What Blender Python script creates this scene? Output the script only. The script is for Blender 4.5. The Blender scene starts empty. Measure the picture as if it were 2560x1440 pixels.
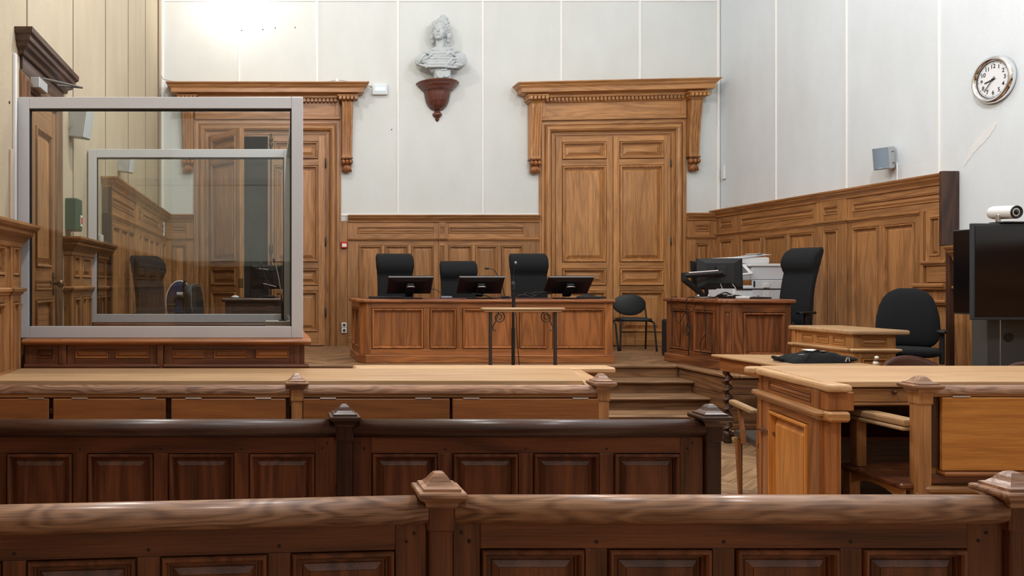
import bpy, math, random
from mathutils import Vector, Matrix

random.seed(11)
sc = bpy.context.scene
COL = sc.collection
PI = math.pi
R = math.radians

# ------------------------------------------------------------------ camera
F, EYE = 2050.0, 1.55              # focal length in pixels of a 2560 wide frame, eye height
cam = bpy.data.cameras.new('camera')
cam.sensor_fit = 'HORIZONTAL'
cam.sensor_width = 36.0
cam.lens = F / 2560 * 36.0
cam.shift_x = (1280 - 672) / 2560.0
cam.shift_y = -(720 - 708) / 2560.0
cam.clip_start = 0.05
cam_o = bpy.data.objects.new('camera', cam)
COL.objects.link(cam_o)
cam_o.location = (0, 0, EYE)
cam_o.rotation_euler = (PI / 2, 0, 0)
sc.camera = cam_o

# ------------------------------------------------------------------ view, world and lights
sc.view_settings.view_transform = 'Standard'
sc.view_settings.look = 'None'
sc.view_settings.gamma = 1.0
sc.view_settings.use_curve_mapping = False
sc.view_settings.exposure = 0.12
cy = sc.cycles                      # light paths only: keeps the noise and the render time down
cy.max_bounces, cy.diffuse_bounces, cy.glossy_bounces = 5, 3, 2
cy.transmission_bounces, cy.transparent_max_bounces = 2, 10
cy.caustics_reflective = cy.caustics_refractive = False
cy.sample_clamp_indirect = 4.0
cy.use_adaptive_sampling = True
cy.adaptive_threshold = 0.05
XL, XR, YB, YR, HC = -1.68, 7.04, 12.8, -3.3, 7.6     # room: left, right, back, rear walls, ceiling

w = bpy.data.worlds.new('sky')
sc.world = w
w.use_nodes = True
wn = w.node_tree.nodes
wn['Background'].inputs[0].default_value = (0.80, 0.90, 1.0, 1)
wn['Background'].inputs[1].default_value = 1.0

LAMPS = [(0.3, 2.6, 5.5, 210.0), (3.9, 2.0, 5.5, 160.0), (0.3, 6.3, 5.7, 240.0), (4.6, 5.9, 5.7, 220.0), (0.15, 9.4, 7.1, 120.0), (4.6, 9.0, 7.0, 70.0)]   # pendant lamps: x, y, height, watts
WALL_LAMP = (-0.50, 12.50, 6.06)
WALL_LAMP_W = 36.0


def point(name, loc, watts, col, rad):
    L = bpy.data.lights.new(name, 'POINT')
    L.energy, L.color, L.shadow_soft_size = watts, col, rad
    o = bpy.data.objects.new(name, L)
    COL.objects.link(o)
    o.location = loc
    return o


# ------------------------------------------------------------------ materials
MATS = {}


def new_mat(key):
    m = bpy.data.materials.new(key)
    m.use_nodes = True
    nt = m.node_tree
    return m, nt, nt.nodes['Principled BSDF']


def N(nt, typ, **kw):
    n = nt.nodes.new(typ)
    for k, v in kw.items():
        if isinstance(k, str) and k.startswith('i_'):
            n.inputs[int(k[2:])].default_value = v
        else:
            setattr(n, k, v)
    return n


WOODS = {   # dark colour, light colour, roughness
    'oak':   ((0.140, 0.054, 0.018), (0.560, 0.270, 0.100), 0.40),
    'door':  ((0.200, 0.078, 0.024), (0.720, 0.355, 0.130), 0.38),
    'bench': ((0.120, 0.036, 0.011), (0.530, 0.200, 0.062), 0.36),
    'pew':   ((0.050, 0.015, 0.007), (0.235, 0.080, 0.034), 0.32),
    'rail':  ((0.130, 0.055, 0.030), (0.560, 0.315, 0.190), 0.30),
    'dark':  ((0.022, 0.009, 0.006), (0.085, 0.036, 0.022), 0.32),
    'top':   ((0.400, 0.215, 0.098), (0.760, 0.495, 0.270), 0.38),
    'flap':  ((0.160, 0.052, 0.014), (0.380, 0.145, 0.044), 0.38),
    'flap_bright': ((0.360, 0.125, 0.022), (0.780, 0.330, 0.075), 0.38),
    'pale':  ((0.330, 0.190, 0.090), (0.600, 0.400, 0.220), 0.42),
    'floor': ((0.230, 0.125, 0.060), (0.520, 0.330, 0.185), 0.36),
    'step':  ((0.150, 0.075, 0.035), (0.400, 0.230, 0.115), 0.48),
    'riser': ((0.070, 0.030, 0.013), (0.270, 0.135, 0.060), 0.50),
    'clerk': ((0.070, 0.022, 0.009), (0.350, 0.125, 0.046), 0.34),
    'red':   ((0.075, 0.022, 0.015), (0.170, 0.055, 0.036), 0.30),
}


FIGURE = {'rail': 0.22, 'pew': 0.20, 'bench': 0.16, 'door': 0.12, 'oak': 0.12, 'flap': 0.12, 'flap_bright': 0.12, 'top': 0.12}


def wood(tone, axis='z'):
    key = 'wood_%s_%s' % (tone, axis)
    if key in MATS:
        return MATS[key]
    d, l, rough = WOODS[tone]
    m, nt, bs = new_mat(key)
    lk = nt.links.new
    tc = N(nt, 'ShaderNodeTexCoord')
    oi = N(nt, 'ShaderNodeObjectInfo')
    off = N(nt, 'ShaderNodeVectorMath', operation='SCALE')
    comb = N(nt, 'ShaderNodeCombineXYZ', i_0=31.0, i_1=17.0, i_2=23.0)
    lk(comb.outputs[0], off.inputs[0])
    lk(oi.outputs['Random'], off.inputs['Scale'])
    add = N(nt, 'ShaderNodeVectorMath', operation='ADD')
    lk(tc.outputs['Object'], add.inputs[0])
    lk(off.outputs[0], add.inputs[1])
    sl = 0.20 if tone == 'rail' else 0.10
    st = {'x': (sl, 1, 1), 'y': (1, sl, 1), 'z': (1, 1, sl)}[axis]
    mul = N(nt, 'ShaderNodeVectorMath', operation='MULTIPLY')
    mul.inputs[1].default_value = st
    lk(add.outputs[0], mul.inputs[0])
    na = N(nt, 'ShaderNodeTexNoise')
    na.inputs['Scale'].default_value = 8.0 if tone == 'rail' else 3.2
    na.inputs['Detail'].default_value = 3.0
    na.inputs['Roughness'].default_value = 0.45
    lk(mul.outputs[0], na.inputs['Vector'])
    rings = N(nt, 'ShaderNodeMath', operation='MULTIPLY', i_1=95.0 if tone == 'rail' else 85.0)
    lk(na.outputs['Fac'], rings.inputs[0])
    sn = N(nt, 'ShaderNodeMath', operation='SINE')
    lk(rings.outputs[0], sn.inputs[0])
    st2 = {'x': (0.02, 1, 1), 'y': (1, 0.02, 1), 'z': (1, 1, 0.02)}[axis]
    mul2 = N(nt, 'ShaderNodeVectorMath', operation='MULTIPLY')
    mul2.inputs[1].default_value = st2
    lk(add.outputs[0], mul2.inputs[0])
    nb = N(nt, 'ShaderNodeTexNoise')
    nb.inputs['Scale'].default_value = 300.0
    nb.inputs['Detail'].default_value = 2.0
    lk(mul2.outputs[0], nb.inputs['Vector'])
    nc = N(nt, 'ShaderNodeTexNoise')
    nc.inputs['Scale'].default_value = 9.0
    nc.inputs['Detail'].default_value = 3.0
    lk(mul.outputs[0], nc.inputs['Vector'])
    # factor = 0.5 + 0.20*sin + 0.9*(pores-0.5) + 0.9*(broad-0.5)
    m1 = N(nt, 'ShaderNodeMath', operation='MULTIPLY_ADD', i_1=FIGURE.get(tone, 0.24), i_2=-0.50 if tone in ('rail', 'pew', 'floor', 'step') else -0.34)
    lk(sn.outputs[0], m1.inputs[0])
    m2 = N(nt, 'ShaderNodeMath', operation='MULTIPLY_ADD', i_1=1.05)
    lk(nb.outputs['Fac'], m2.inputs[0])
    lk(m1.outputs[0], m2.inputs[2])
    m3 = N(nt, 'ShaderNodeMath', operation='MULTIPLY_ADD', i_1=0.95 if tone in ('rail', 'pew', 'floor', 'step') else 0.70)
    lk(nc.outputs['Fac'], m3.inputs[0])
    lk(m2.outputs[0], m3.inputs[2])
    m3.use_clamp = True
    mix = N(nt, 'ShaderNodeMix', data_type='RGBA')
    mix.inputs[6].default_value = (*d, 1)
    mix.inputs[7].default_value = (*l, 1)
    lk(m3.outputs[0], mix.inputs[0])
    hv = N(nt, 'ShaderNodeHueSaturation')
    va = N(nt, 'ShaderNodeMath', operation='MULTIPLY_ADD', i_1=0.34, i_2=0.83)
    lk(oi.outputs['Random'], va.inputs[0])
    lk(va.outputs[0], hv.inputs['Value'])
    lk(mix.outputs[2], hv.inputs['Color'])
    lk(hv.outputs[0], bs.inputs['Base Color'])
    rr = N(nt, 'ShaderNodeMath', operation='MULTIPLY_ADD', i_1=-0.16, i_2=rough + 0.08)
    lk(m3.outputs[0], rr.inputs[0])
    lk(rr.outputs[0], bs.inputs['Roughness'])
    bs.inputs['Specular IOR Level'].default_value = 0.5
    bp = N(nt, 'ShaderNodeBump')
    bp.inputs['Strength'].default_value = 0.35
    bp.inputs['Distance'].default_value = 0.0012
    lk(m3.outputs[0], bp.inputs['Height'])
    lk(bp.outputs[0], bs.inputs['Normal'])
    MATS[key] = m
    return m


def plain(key, col, rough=0.5, metal=0.0, noise=0.0, scale=60.0, bump=0.0, sheen=0.0, coat=0.0):
    if key in MATS:
        return MATS[key]
    m, nt, bs = new_mat(key)
    lk = nt.links.new
    tc = N(nt, 'ShaderNodeTexCoord')
    nz = N(nt, 'ShaderNodeTexNoise')
    nz.inputs['Scale'].default_value = scale
    nz.inputs['Detail'].default_value = 3.0
    lk(tc.outputs['Object'], nz.inputs['Vector'])
    mix = N(nt, 'ShaderNodeMix', data_type='RGBA')
    k = noise
    mix.inputs[6].default_value = (*[c * (1 - k) for c in col], 1)
    mix.inputs[7].default_value = (*[min(1, c * (1 + k)) for c in col], 1)
    lk(nz.outputs['Fac'], mix.inputs[0])
    lk(mix.outputs[2], bs.inputs['Base Color'])
    bs.inputs['Roughness'].default_value = rough
    bs.inputs['Metallic'].default_value = metal
    bs.inputs['Sheen Weight'].default_value = sheen
    bs.inputs['Coat Weight'].default_value = coat
    if bump:
        bp = N(nt, 'ShaderNodeBump')
        bp.inputs['Strength'].default_value = bump
        bp.inputs['Distance'].default_value = 0.002
        lk(nz.outputs['Fac'], bp.inputs['Height'])
        lk(bp.outputs[0], bs.inputs['Normal'])
    MATS[key] = m
    return m


def plaster(key, col, stain):
    m, nt, bs = new_mat(key)
    lk = nt.links.new
    tc = N(nt, 'ShaderNodeTexCoord')
    big = N(nt, 'ShaderNodeTexNoise')
    big.inputs['Scale'].default_value = 0.9
    big.inputs['Detail'].default_value = 5.0
    lk(tc.outputs['Object'], big.inputs['Vector'])
    mp = N(nt, 'ShaderNodeVectorMath', operation='MULTIPLY')
    mp.inputs[1].default_value = (1, 1, 0.35)
    lk(tc.outputs['Object'], mp.inputs[0])
    sm = N(nt, 'ShaderNodeTexNoise')
    sm.inputs['Scale'].default_value = 55.0
    sm.inputs['Detail'].default_value = 4.0
    lk(tc.outputs['Object'], sm.inputs['Vector'])
    mid = N(nt, 'ShaderNodeTexNoise')
    mid.inputs['Scale'].default_value = 4.0
    mid.inputs['Detail'].default_value = 5.0
    lk(mp.outputs[0], mid.inputs['Vector'])
    a = N(nt, 'ShaderNodeMath', operation='MULTIPLY_ADD', i_1=0.7, i_2=-0.1)
    lk(big.outputs['Fac'], a.inputs[0])
    b = N(nt, 'ShaderNodeMath', operation='MULTIPLY_ADD', i_1=0.45)
    lk(mid.outputs['Fac'], b.inputs[0])
    lk(a.outputs[0], b.inputs[2])
    c = N(nt, 'ShaderNodeMath', operation='MULTIPLY_ADD', i_1=0.35)
    lk(sm.outputs['Fac'], c.inputs[0])
    lk(b.outputs[0], c.inputs[2])
    rp = N(nt, 'ShaderNodeValToRGB')
    rp.color_ramp.elements[0].position = 0.35
    rp.color_ramp.elements[1].position = 0.85
    rp.color_ramp.elements[0].color = (*stain, 1)
    rp.color_ramp.elements[1].color = (*col, 1)
    lk(c.outputs[0], rp.inputs[0])
    lk(rp.outputs[0], bs.inputs['Base Color'])
    bs.inputs['Roughness'].default_value = 0.85
    bs.inputs['Specular IOR Level'].default_value = 0.25
    bp = N(nt, 'ShaderNodeBump')
    bp.inputs['Strength'].default_value = 0.35
    bp.inputs['Distance'].default_value = 0.004
    lk(sm.outputs['Fac'], bp.inputs['Height'])
    lk(bp.outputs[0], bs.inputs['Normal'])
    MATS[key] = m
    return m


def glass_mat(key, tint, ior):
    m, nt, bs = new_mat(key)
    nt.nodes.remove(bs)
    lk = nt.links.new
    tr = N(nt, 'ShaderNodeBsdfTransparent')
    tr.inputs[0].default_value = (*tint, 1)
    gl = N(nt, 'ShaderNodeBsdfGlossy')
    gl.inputs['Roughness'].default_value = 0.0
    fr = N(nt, 'ShaderNodeFresnel')
    fr.inputs['IOR'].default_value = ior
    mx = N(nt, 'ShaderNodeMixShader')
    lk(fr.outputs[0], mx.inputs[0])
    lk(tr.outputs[0], mx.inputs[1])
    lk(gl.outputs[0], mx.inputs[2])
    lk(mx.outputs[0], nt.nodes['Material Output'].inputs[0])
    MATS[key] = m
    return m


def emit(key, col, s):
    if key in MATS:
        return MATS[key]
    m, nt, bs = new_mat(key)
    bs.inputs['Emission Color'].default_value = (*col, 1)
    bs.inputs['Emission Strength'].default_value = s
    MATS[key] = m
    return m


M_WALLB = plaster('plaster_white', (0.735, 0.765, 0.755), (0.665, 0.68, 0.655))
M_WALLL = plaster('plaster_beige', (0.56, 0.475, 0.345), (0.44, 0.36, 0.25))
M_WALLR = plaster('plaster_cool', (0.77, 0.835, 0.89), (0.69, 0.735, 0.77))
M_CEIL = plain('ceiling_white', (0.78, 0.77, 0.74), 0.9)
M_BEAD = plain('bead_white', (0.88, 0.875, 0.85), 0.6, noise=0.03)
M_BEADL = plain('bead_beige', (0.20, 0.15, 0.105), 0.7, noise=0.06)
M_ALU = plain('aluminium_grey', (0.60, 0.60, 0.63), 0.45, 0.15, noise=0.04, scale=200)
M_GASKET = plain('black_rubber', (0.008, 0.008, 0.008), 0.7)
M_GLASS = glass_mat('dock_glass', (0.945, 0.96, 0.94), 1.72)
M_FABRIC = plain('black_fabric', (0.0055, 0.0065, 0.0085), 0.95, noise=0.5, scale=400, bump=0.3)
M_FABRIC2 = plain('charcoal_vinyl', (0.012, 0.014, 0.016), 0.55, noise=0.3, scale=300, bump=0.2)
M_BLACK = plain('black_plastic', (0.006, 0.006, 0.007), 0.52, noise=0.2, scale=200)
M_SCREEN = plain('glossy_screen', (0.003, 0.003, 0.004), 0.14)
M_BEZEL = plain('slate_bezel', (0.035, 0.042, 0.052), 0.4)
M_SILVER = plain('silver_metal', (0.72, 0.72, 0.72), 0.28, 0.9, noise=0.05)
M_CHROME = plain('chrome', (0.85, 0.86, 0.88), 0.12, 1.0, noise=0.02)
M_IRON = plain('dark_iron', (0.065, 0.052, 0.042), 0.5, 0.6, noise=0.3)
M_WHITE = plain('white_plastic', (0.78, 0.79, 0.80), 0.45, noise=0.03)
M_PRINTER = plain('printer_white', (0.82, 0.88, 0.94), 0.5, noise=0.03)
M_PRINTER2 = plain('printer_grey', (0.66, 0.70, 0.75), 0.5, noise=0.03)
M_SPK = plain('speaker_grey', (0.50, 0.52, 0.53), 0.55, noise=0.05)
M_SPKG = plain('speaker_grille', (0.22, 0.29, 0.37), 0.6, noise=0.2, scale=500, bump=0.4)
M_STONE = plain('bust_plaster', (0.50, 0.54, 0.56), 0.6, noise=0.10, scale=9, bump=0.2)
M_GREEN = plain('green_plastic', (0.006, 0.060, 0.032), 0.4, noise=0.1)
M_REDP = plain('red_plastic', (0.55, 0.02, 0.02), 0.45, noise=0.1)
M_BLUE = plain('navy_fabric', (0.012, 0.020, 0.070), 0.7, noise=0.3, scale=200)
M_LEATHER = plain('black_leather', (0.018, 0.022, 0.022), 0.35, noise=0.4, scale=80, bump=0.5)
M_REDLEA = plain('oxblood_leather', (0.15, 0.035, 0.025), 0.4, noise=0.3, scale=40, bump=0.2)
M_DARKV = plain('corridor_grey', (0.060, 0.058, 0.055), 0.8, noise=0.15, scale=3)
M_PAPER = plain('white_paper', (0.82, 0.81, 0.74), 0.7, noise=0.02)
M_BRASS = plain('aged_brass', (0.22, 0.15, 0.07), 0.35, 0.9, noise=0.2)
M_CABLE = plain('black_cable', (0.010, 0.010, 0.010), 0.5)
M_CABLEW = plain('grey_cable', (0.45, 0.45, 0.45), 0.5)
M_HOLE = plain('peg_dark', (0.020, 0.008, 0.005), 0.7)
M_FROST = emit('lamp_globe', (1.0, 0.93, 0.82), 12.0)


# ------------------------------------------------------------------ geometry helpers
def T(name, label=None, cat=None, loc=(0, 0, 0), rz=0.0, group=None, kind=None, parent=None):
    o = bpy.data.objects.new(name, None)
    COL.objects.link(o)
    o.empty_display_size = 0.1
    o.location = loc
    o.rotation_euler = (0, 0, rz)
    return tag(o, label, cat, group, kind, parent)


def tag(o, label=None, cat=None, group=None, kind=None, parent=None):
    if label:
        o['label'] = label
    if cat:
        o['category'] = cat
    if group:
        o['group'] = group
    if kind:
        o['kind'] = kind
    if parent is not None:
        o.parent = parent
    return o


def M(p, name, mat, v, f, smooth=False):
    me = bpy.data.meshes.new(name)
    me.from_pydata([tuple(a) for a in v], [], f)
    if smooth:
        me.polygons.foreach_set('use_smooth', [True] * len(me.polygons))
    me.materials.append(mat)
    me.update()
    o = bpy.data.objects.new(name, me)
    COL.objects.link(o)
    if p is not None:
        o.parent = p
    return o


def join(*parts):
    v, f = [], []
    for pv, pf in parts:
        n = len(v)
        v += [tuple(a) for a in pv]
        f += [tuple(i + n for i in q) for q in pf]
    return v, f


def xf(g, mat):
    return [tuple(mat @ Vector(a)) for a in g[0]], g[1]


def mv(g, d):
    return [(a[0] + d[0], a[1] + d[1], a[2] + d[2]) for a in g[0]], g[1]


def bx(x0, x1, y0, y1, z0, z1, c=0.0):
    """box with chamfered edges"""
    c = min(c, 0.45 * min(x1 - x0, y1 - y0, z1 - z0))
    if c <= 0:
        v = [(x0, y0, z0), (x1, y0, z0), (x1, y1, z0), (x0, y1, z0), (x0, y0, z1), (x1, y0, z1), (x1, y1, z1), (x0, y1, z1)]
        return v, [(0, 3, 2, 1), (4, 5, 6, 7), (0, 1, 5, 4), (1, 2, 6, 5), (2, 3, 7, 6), (3, 0, 4, 7)]
    v, idx = [], {}
    X, Y, Z = (x0, x1), (y0, y1), (z0, z1)
    for i in (0, 1):
        for j in (0, 1):
            for k in (0, 1):
                si, sj, sk = 1 - 2 * i, 1 - 2 * j, 1 - 2 * k
                for ax in range(3):
                    d = [c * si, c * sj, c * sk]
                    d[ax] = 0
                    idx[(i, j, k, ax)] = len(v)
                    v.append((X[i] + d[0], Y[j] + d[1], Z[k] + d[2]))
    f = []
    for ax in range(3):
        for s in (0, 1):
            q = []
            for a, b in ((0, 0), (1, 0), (1, 1), (0, 1)):
                t = [a, b]
                t.insert(ax, s)
                q.append(idx[(*t, ax)])
            flip = (s == 0) != (ax == 1)
            f.append(tuple(q[::-1] if flip else q))
    for ax in range(3):
        o1, o2 = [a for a in range(3) if a != ax]
        for s1 in (0, 1):
            for s2 in (0, 1):
                t0, t1 = [0, 0, 0], [0, 0, 0]
                t0[o1] = t1[o1] = s1
                t0[o2] = t1[o2] = s2
                t1[ax] = 1
                f.append((idx[(*t0, o1)], idx[(*t1, o1)], idx[(*t1, o2)], idx[(*t0, o2)]))
    for i in (0, 1):
        for j in (0, 1):
            for k in (0, 1):
                f.append((idx[(i, j, k, 0)], idx[(i, j, k, 1)], idx[(i, j, k, 2)]))
    return v, f


def fixn(o):
    """make the face normals point outwards"""
    import bmesh
    b = bmesh.new()
    b.from_mesh(o.data)
    bmesh.ops.recalc_face_normals(b, faces=b.faces)
    b.to_mesh(o.data)
    b.free()
    return o


def B(p, name, mat, x0, x1, y0, y1, z0, z1, c=0.003):
    return M(p, name, mat, *bx(min(x0, x1), max(x0, x1), min(y0, y1), max(y0, y1), min(z0, z1), max(z0, z1), c))


def loops(rects, cap=True, base=False):
    """rects: list of (x0,x1,z0,z1,y) joined by quads, facing -y"""
    v, f = [], []
    for (x0, x1, z0, z1, y) in rects:
        v += [(x0, y, z0), (x1, y, z0), (x1, y, z1), (x0, y, z1)]
    for i in range(len(rects) - 1):
        a, b = 4 * i, 4 * i + 4
        for k in range(4):
            j = (k + 1) % 4
            f.append((a + k, a + j, b + j, b + k))
    if cap:
        n = 4 * (len(rects) - 1)
        f.append((n, n + 1, n + 2, n + 3))
    return v, f


MOULD = [(0.0, 0.020), (0.005, 0.020), (0.006, -0.006), (0.010, -0.014), (0.020, -0.014), (0.027, -0.004), (0.030, 0.012), (0.037, 0.012), (0.039, 0.024)]
FIELD = [(0.036, 0.030), (0.040, 0.025), (0.049, 0.025), (0.053, 0.021), (0.078, 0.008), (0.080, 0.004)]
FIELDF = [(0.036, 0.030), (0.039, 0.022), (0.044, 0.020)]


def panel(p, x0, x1, z0, z1, y, tone, s=1.0, style='raised', axis=None):
    w_, h_ = x1 - x0, z1 - z0
    s = min(s, 0.42 * min(w_, h_) / 0.08)
    ax = axis or ('z' if h_ > w_ * 0.8 else 'x')
    fl = FIELD if style == 'raised' else FIELDF
    r = [(x0 + i * s, x1 - i * s, z0 + i * s, z1 - i * s, y + d * s) for i, d in fl]
    o = M(p, 'panel', wood(tone, ax), *loops(r))
    r = [(x0 + i * s, x1 - i * s, z0 + i * s, z1 - i * s, y + d * s) for i, d in MOULD]
    M(p if (p.parent is not None) else o, 'moulding', wood(tone, ax), *loops(r, cap=False))
    return o


def framed(p, x0, x1, z0, z1, y, th, rows, tone, ptone=None, s=1.0, style='raised', c=0.0022, axis=None):
    """stiles, rails, muntins and panels; rows = [(za, zb, [(xa, xb), ...]), ...] from the bottom up"""
    ptone = ptone or tone
    xs = [a for r in rows for ab in r[2] for a in ab]
    lx, rx = min(xs), max(xs)
    B(p, 'stile', wood(tone, 'z'), x0, lx, y, y + th, z0, z1, c)
    B(p, 'stile', wood(tone, 'z'), rx, x1, y, y + th, z0, z1, c)
    zz = z0
    for za, zb, cols in rows:
        B(p, 'rail', wood(tone, 'x'), lx, rx, y, y + th, zz, za, c)
        cols = sorted(cols)
        if cols[0][0] - lx > 0.005:
            B(p, 'stile', wood(tone, 'z'), lx, cols[0][0], y, y + th, za, zb, c)
        if rx - cols[-1][1] > 0.005:
            B(p, 'stile', wood(tone, 'z'), cols[-1][1], rx, y, y + th, za, zb, c)
        for (a, b), (a2, b2) in zip(cols, cols[1:]):
            B(p, 'muntin', wood(tone, 'z'), b, a2, y, y + th, za, zb, c)
        for a, b in cols:
            panel(p, a, b, za, zb, y, ptone, s, style, axis)
        zz = zb
    B(p, 'rail', wood(tone, 'x'), lx, rx, y, y + th, zz, z1, c)


def sweep(x0, x1, yb, yf, prof, rl=True, rr=True):
    """cornice: profile [(projection, z)...] along the front and, with returns, round both ends"""
    v, f = [], []
    for pr, z in prof:
        a = x0 - (pr if rl else 0)
        b = x1 + (pr if rr else 0)
        v += [(a, yb, z), (a, yf - pr, z), (b, yf - pr, z), (b, yb, z)]
    n = len(prof)
    for i in range(n - 1):
        for k in range(3):
            f.append((4 * i + k, 4 * i + k + 1, 4 * i + 5 + k, 4 * i + 4 + k))
    f.append((0, 3, 2, 1))
    m = 4 * (n - 1)
    f.append((m, m + 1, m + 2, m + 3))
    return v, f


def lathe(prof, seg=20, a0=0.0, a1=2 * PI, cap=True):
    full = abs(a1 - a0 - 2 * PI) < 1e-6
    ns = seg if full else seg + 1
    v, f = [], []
    for r, z in prof:
        for i in range(ns):
            a = a0 + (a1 - a0) * i / seg
            v.append((r * math.cos(a), r * math.sin(a), z))
    for k in range(len(prof) - 1):
        for i in range(seg):
            j = (i + 1) % ns
            f.append((k * ns + i, k * ns + j, (k + 1) * ns + j, (k + 1) * ns + i))
    if cap:
        f.append(tuple(range(ns))[::-1])
        f.append(tuple((len(prof) - 1) * ns + i for i in range(ns)))
    return v, f


def tube(pts, r, seg=8):
    pts = [Vector(p_) for p_ in pts]
    v, f = [], []
    up = Vector((0, 0, 1))
    t = (pts[1] - pts[0]).normalized()
    n = t.cross(up)
    if n.length < 1e-3:
        n = t.cross(Vector((1, 0, 0)))
    n.normalize()
    for i, q in enumerate(pts):
        t = (pts[min(i + 1, len(pts) - 1)] - pts[max(i - 1, 0)]).normalized()
        n = (n - t * n.dot(t)).normalized()
        b = t.cross(n)
        rr = r[i] if isinstance(r, (list, tuple)) else r
        for k in range(seg):
            a = 2 * PI * k / seg
            v.append(tuple(q + (n * math.cos(a) + b * math.sin(a)) * rr))
    for i in range(len(pts) - 1):
        for k in range(seg):
            j = (k + 1) % seg
            f.append((i * seg + k, i * seg + j, (i + 1) * seg + j, (i + 1) * seg + k))
    f.append(tuple(range(seg))[::-1])
    f.append(tuple((len(pts) - 1) * seg + k for k in range(seg)))
    return v, f


def curve_pts(ctrl, n=8):
    """Catmull-Rom through control points"""
    c = [Vector(a) for a in ctrl]
    c = [c[0] * 2 - c[1]] + c + [c[-1] * 2 - c[-2]]
    out = []
    for i in range(1, len(c) - 2):
        for k in range(n):
            t = k / n
            a, b, d, e = c[i - 1], c[i], c[i + 1], c[i + 2]
            out.append(0.5 * (2 * b + (d - a) * t + (2 * a - 5 * b + 4 * d - e) * t * t + (3 * b - a - 3 * d + e) * t ** 3))
    out.append(c[-2])
    return out


def loft(secs, seg=28):
    """secs: (cx, cy, cz, hx, hy, exponent) rings in horizontal planes"""
    v, f = [], []
    for cx, cy, cz, hx, hy, e in secs:
        for i in range(seg):
            a = 2 * PI * i / seg
            ca, sa = math.cos(a), math.sin(a)
            v.append((cx + hx * math.copysign(abs(ca) ** (2 / e), ca), cy + hy * math.copysign(abs(sa) ** (2 / e), sa), cz))
    for k in range(len(secs) - 1):
        for i in range(seg):
            j = (i + 1) % seg
            f.append((k * seg + i, k * seg + j, (k + 1) * seg + j, (k + 1) * seg + i))
    f.append(tuple(range(seg))[::-1])
    f.append(tuple((len(secs) - 1) * seg + i for i in range(seg)))
    return v, f


def ext(poly, z0, z1, c=0.0):
    """horizontal polygon (counter-clockwise) extruded up, the rim softened by c"""
    n = len(poly)
    cx = sum(a[0] for a in poly) / n
    cy = sum(a[1] for a in poly) / n

    def inset(d):
        o = []
        for i in range(n):
            a, b, e = Vector(poly[i - 1]), Vector(poly[i]), Vector(poly[(i + 1) % n])
            n1 = Vector((-(b - a).y, (b - a).x)).normalized()
            n2 = Vector((-(e - b).y, (e - b).x)).normalized()
            m_ = (n1 + n2)
            m_ = m_ / max(0.3, m_.dot(n1))
            q = b + m_ * d
            o.append((q.x, q.y))
        return o
    rings = [(poly, z0), (poly, z1)] if c <= 0 else [(inset(c), z0), (inset(c * 0.3), z0 + c * 0.3), (poly, z0 + c), (poly, z1 - c), (inset(c * 0.3), z1 - c * 0.3), (inset(c), z1)]
    v, f = [], []
    for rg, z in rings:
        v += [(a[0], a[1], z) for a in rg]
    for k in range(len(rings) - 1):
        for i in range(n):
            j = (i + 1) % n
            f.append((k * n + i, k * n + j, (k + 1) * n + j, (k + 1) * n + i))
    f.append(tuple(range(n))[::-1])
    f.append(tuple((len(rings) - 1) * n + i for i in range(n)))
    return v, f


def ball(c, r, seg=16, rg=10, rot=None):
    r = r if isinstance(r, (tuple, list)) else (r, r, r)
    prof = []
    v, f = [], []
    for k in range(rg + 1):
        th = PI * k / rg - PI / 2
        for i in range(seg):
            a = 2 * PI * i / seg
            v.append((math.cos(th) * math.cos(a) * r[0], math.cos(th) * math.sin(a) * r[1], math.sin(th) * r[2]))
    for k in range(rg):
        for i in range(seg):
            j = (i + 1) % seg
            f.append((k * seg + i, k * seg + j, (k + 1) * seg + j, (k + 1) * seg + i))
    if rot is not None:
        v = [tuple(rot @ Vector(a)) for a in v]
    return [(a[0] + c[0], a[1] + c[1], a[2] + c[2]) for a in v], f


def rail_geo(x0, x1, prof):
    """profile [(y, z)...] closed, extruded along x"""
    n = len(prof)
    v = [(x0, y, z) for y, z in prof] + [(x1, y, z) for y, z in prof]
    f = [(i, (i + 1) % n, n + (i + 1) % n, n + i) for i in range(n)]
    return v, f + [tuple(range(n))[::-1], tuple(range(n, 2 * n))]


def circ(cy, cz, ry, rz, n=18, a0=0, a1=2 * PI):
    full = abs(a1 - a0 - 2 * PI) < 1e-6
    return [(cy + ry * math.cos(a0 + (a1 - a0) * i / (n if full else n - 1)), cz + rz * math.sin(a0 + (a1 - a0) * i / (n if full else n - 1))) for i in range(n)]


def rotx(a):
    return Matrix.Rotation(a, 4, 'X')


def roty(a):
    return Matrix.Rotation(a, 4, 'Y')


def rotz(a):
    return Matrix.Rotation(a, 4, 'Z')


def PX(px, Z):
    return (px - 672.0) * Z / F


def PH(py, Z):
    return EYE - (py - 708.0) * Z / F

PLAT = 0.57                         # height of the judges' platform
DAIS = 0.42                         # height of the prosecutor's side platform

# ------------------------------------------------------------------ the room shell
fl = tag(B(None, 'floor', wood('floor', 'x'), XL - 0.3, XR + 0.3, YR - 0.3, YB + 2.4, -0.2, -0.006, 0), kind='structure', label='herringbone oak parquet floor of the courtroom')
PLANK = {}


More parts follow.
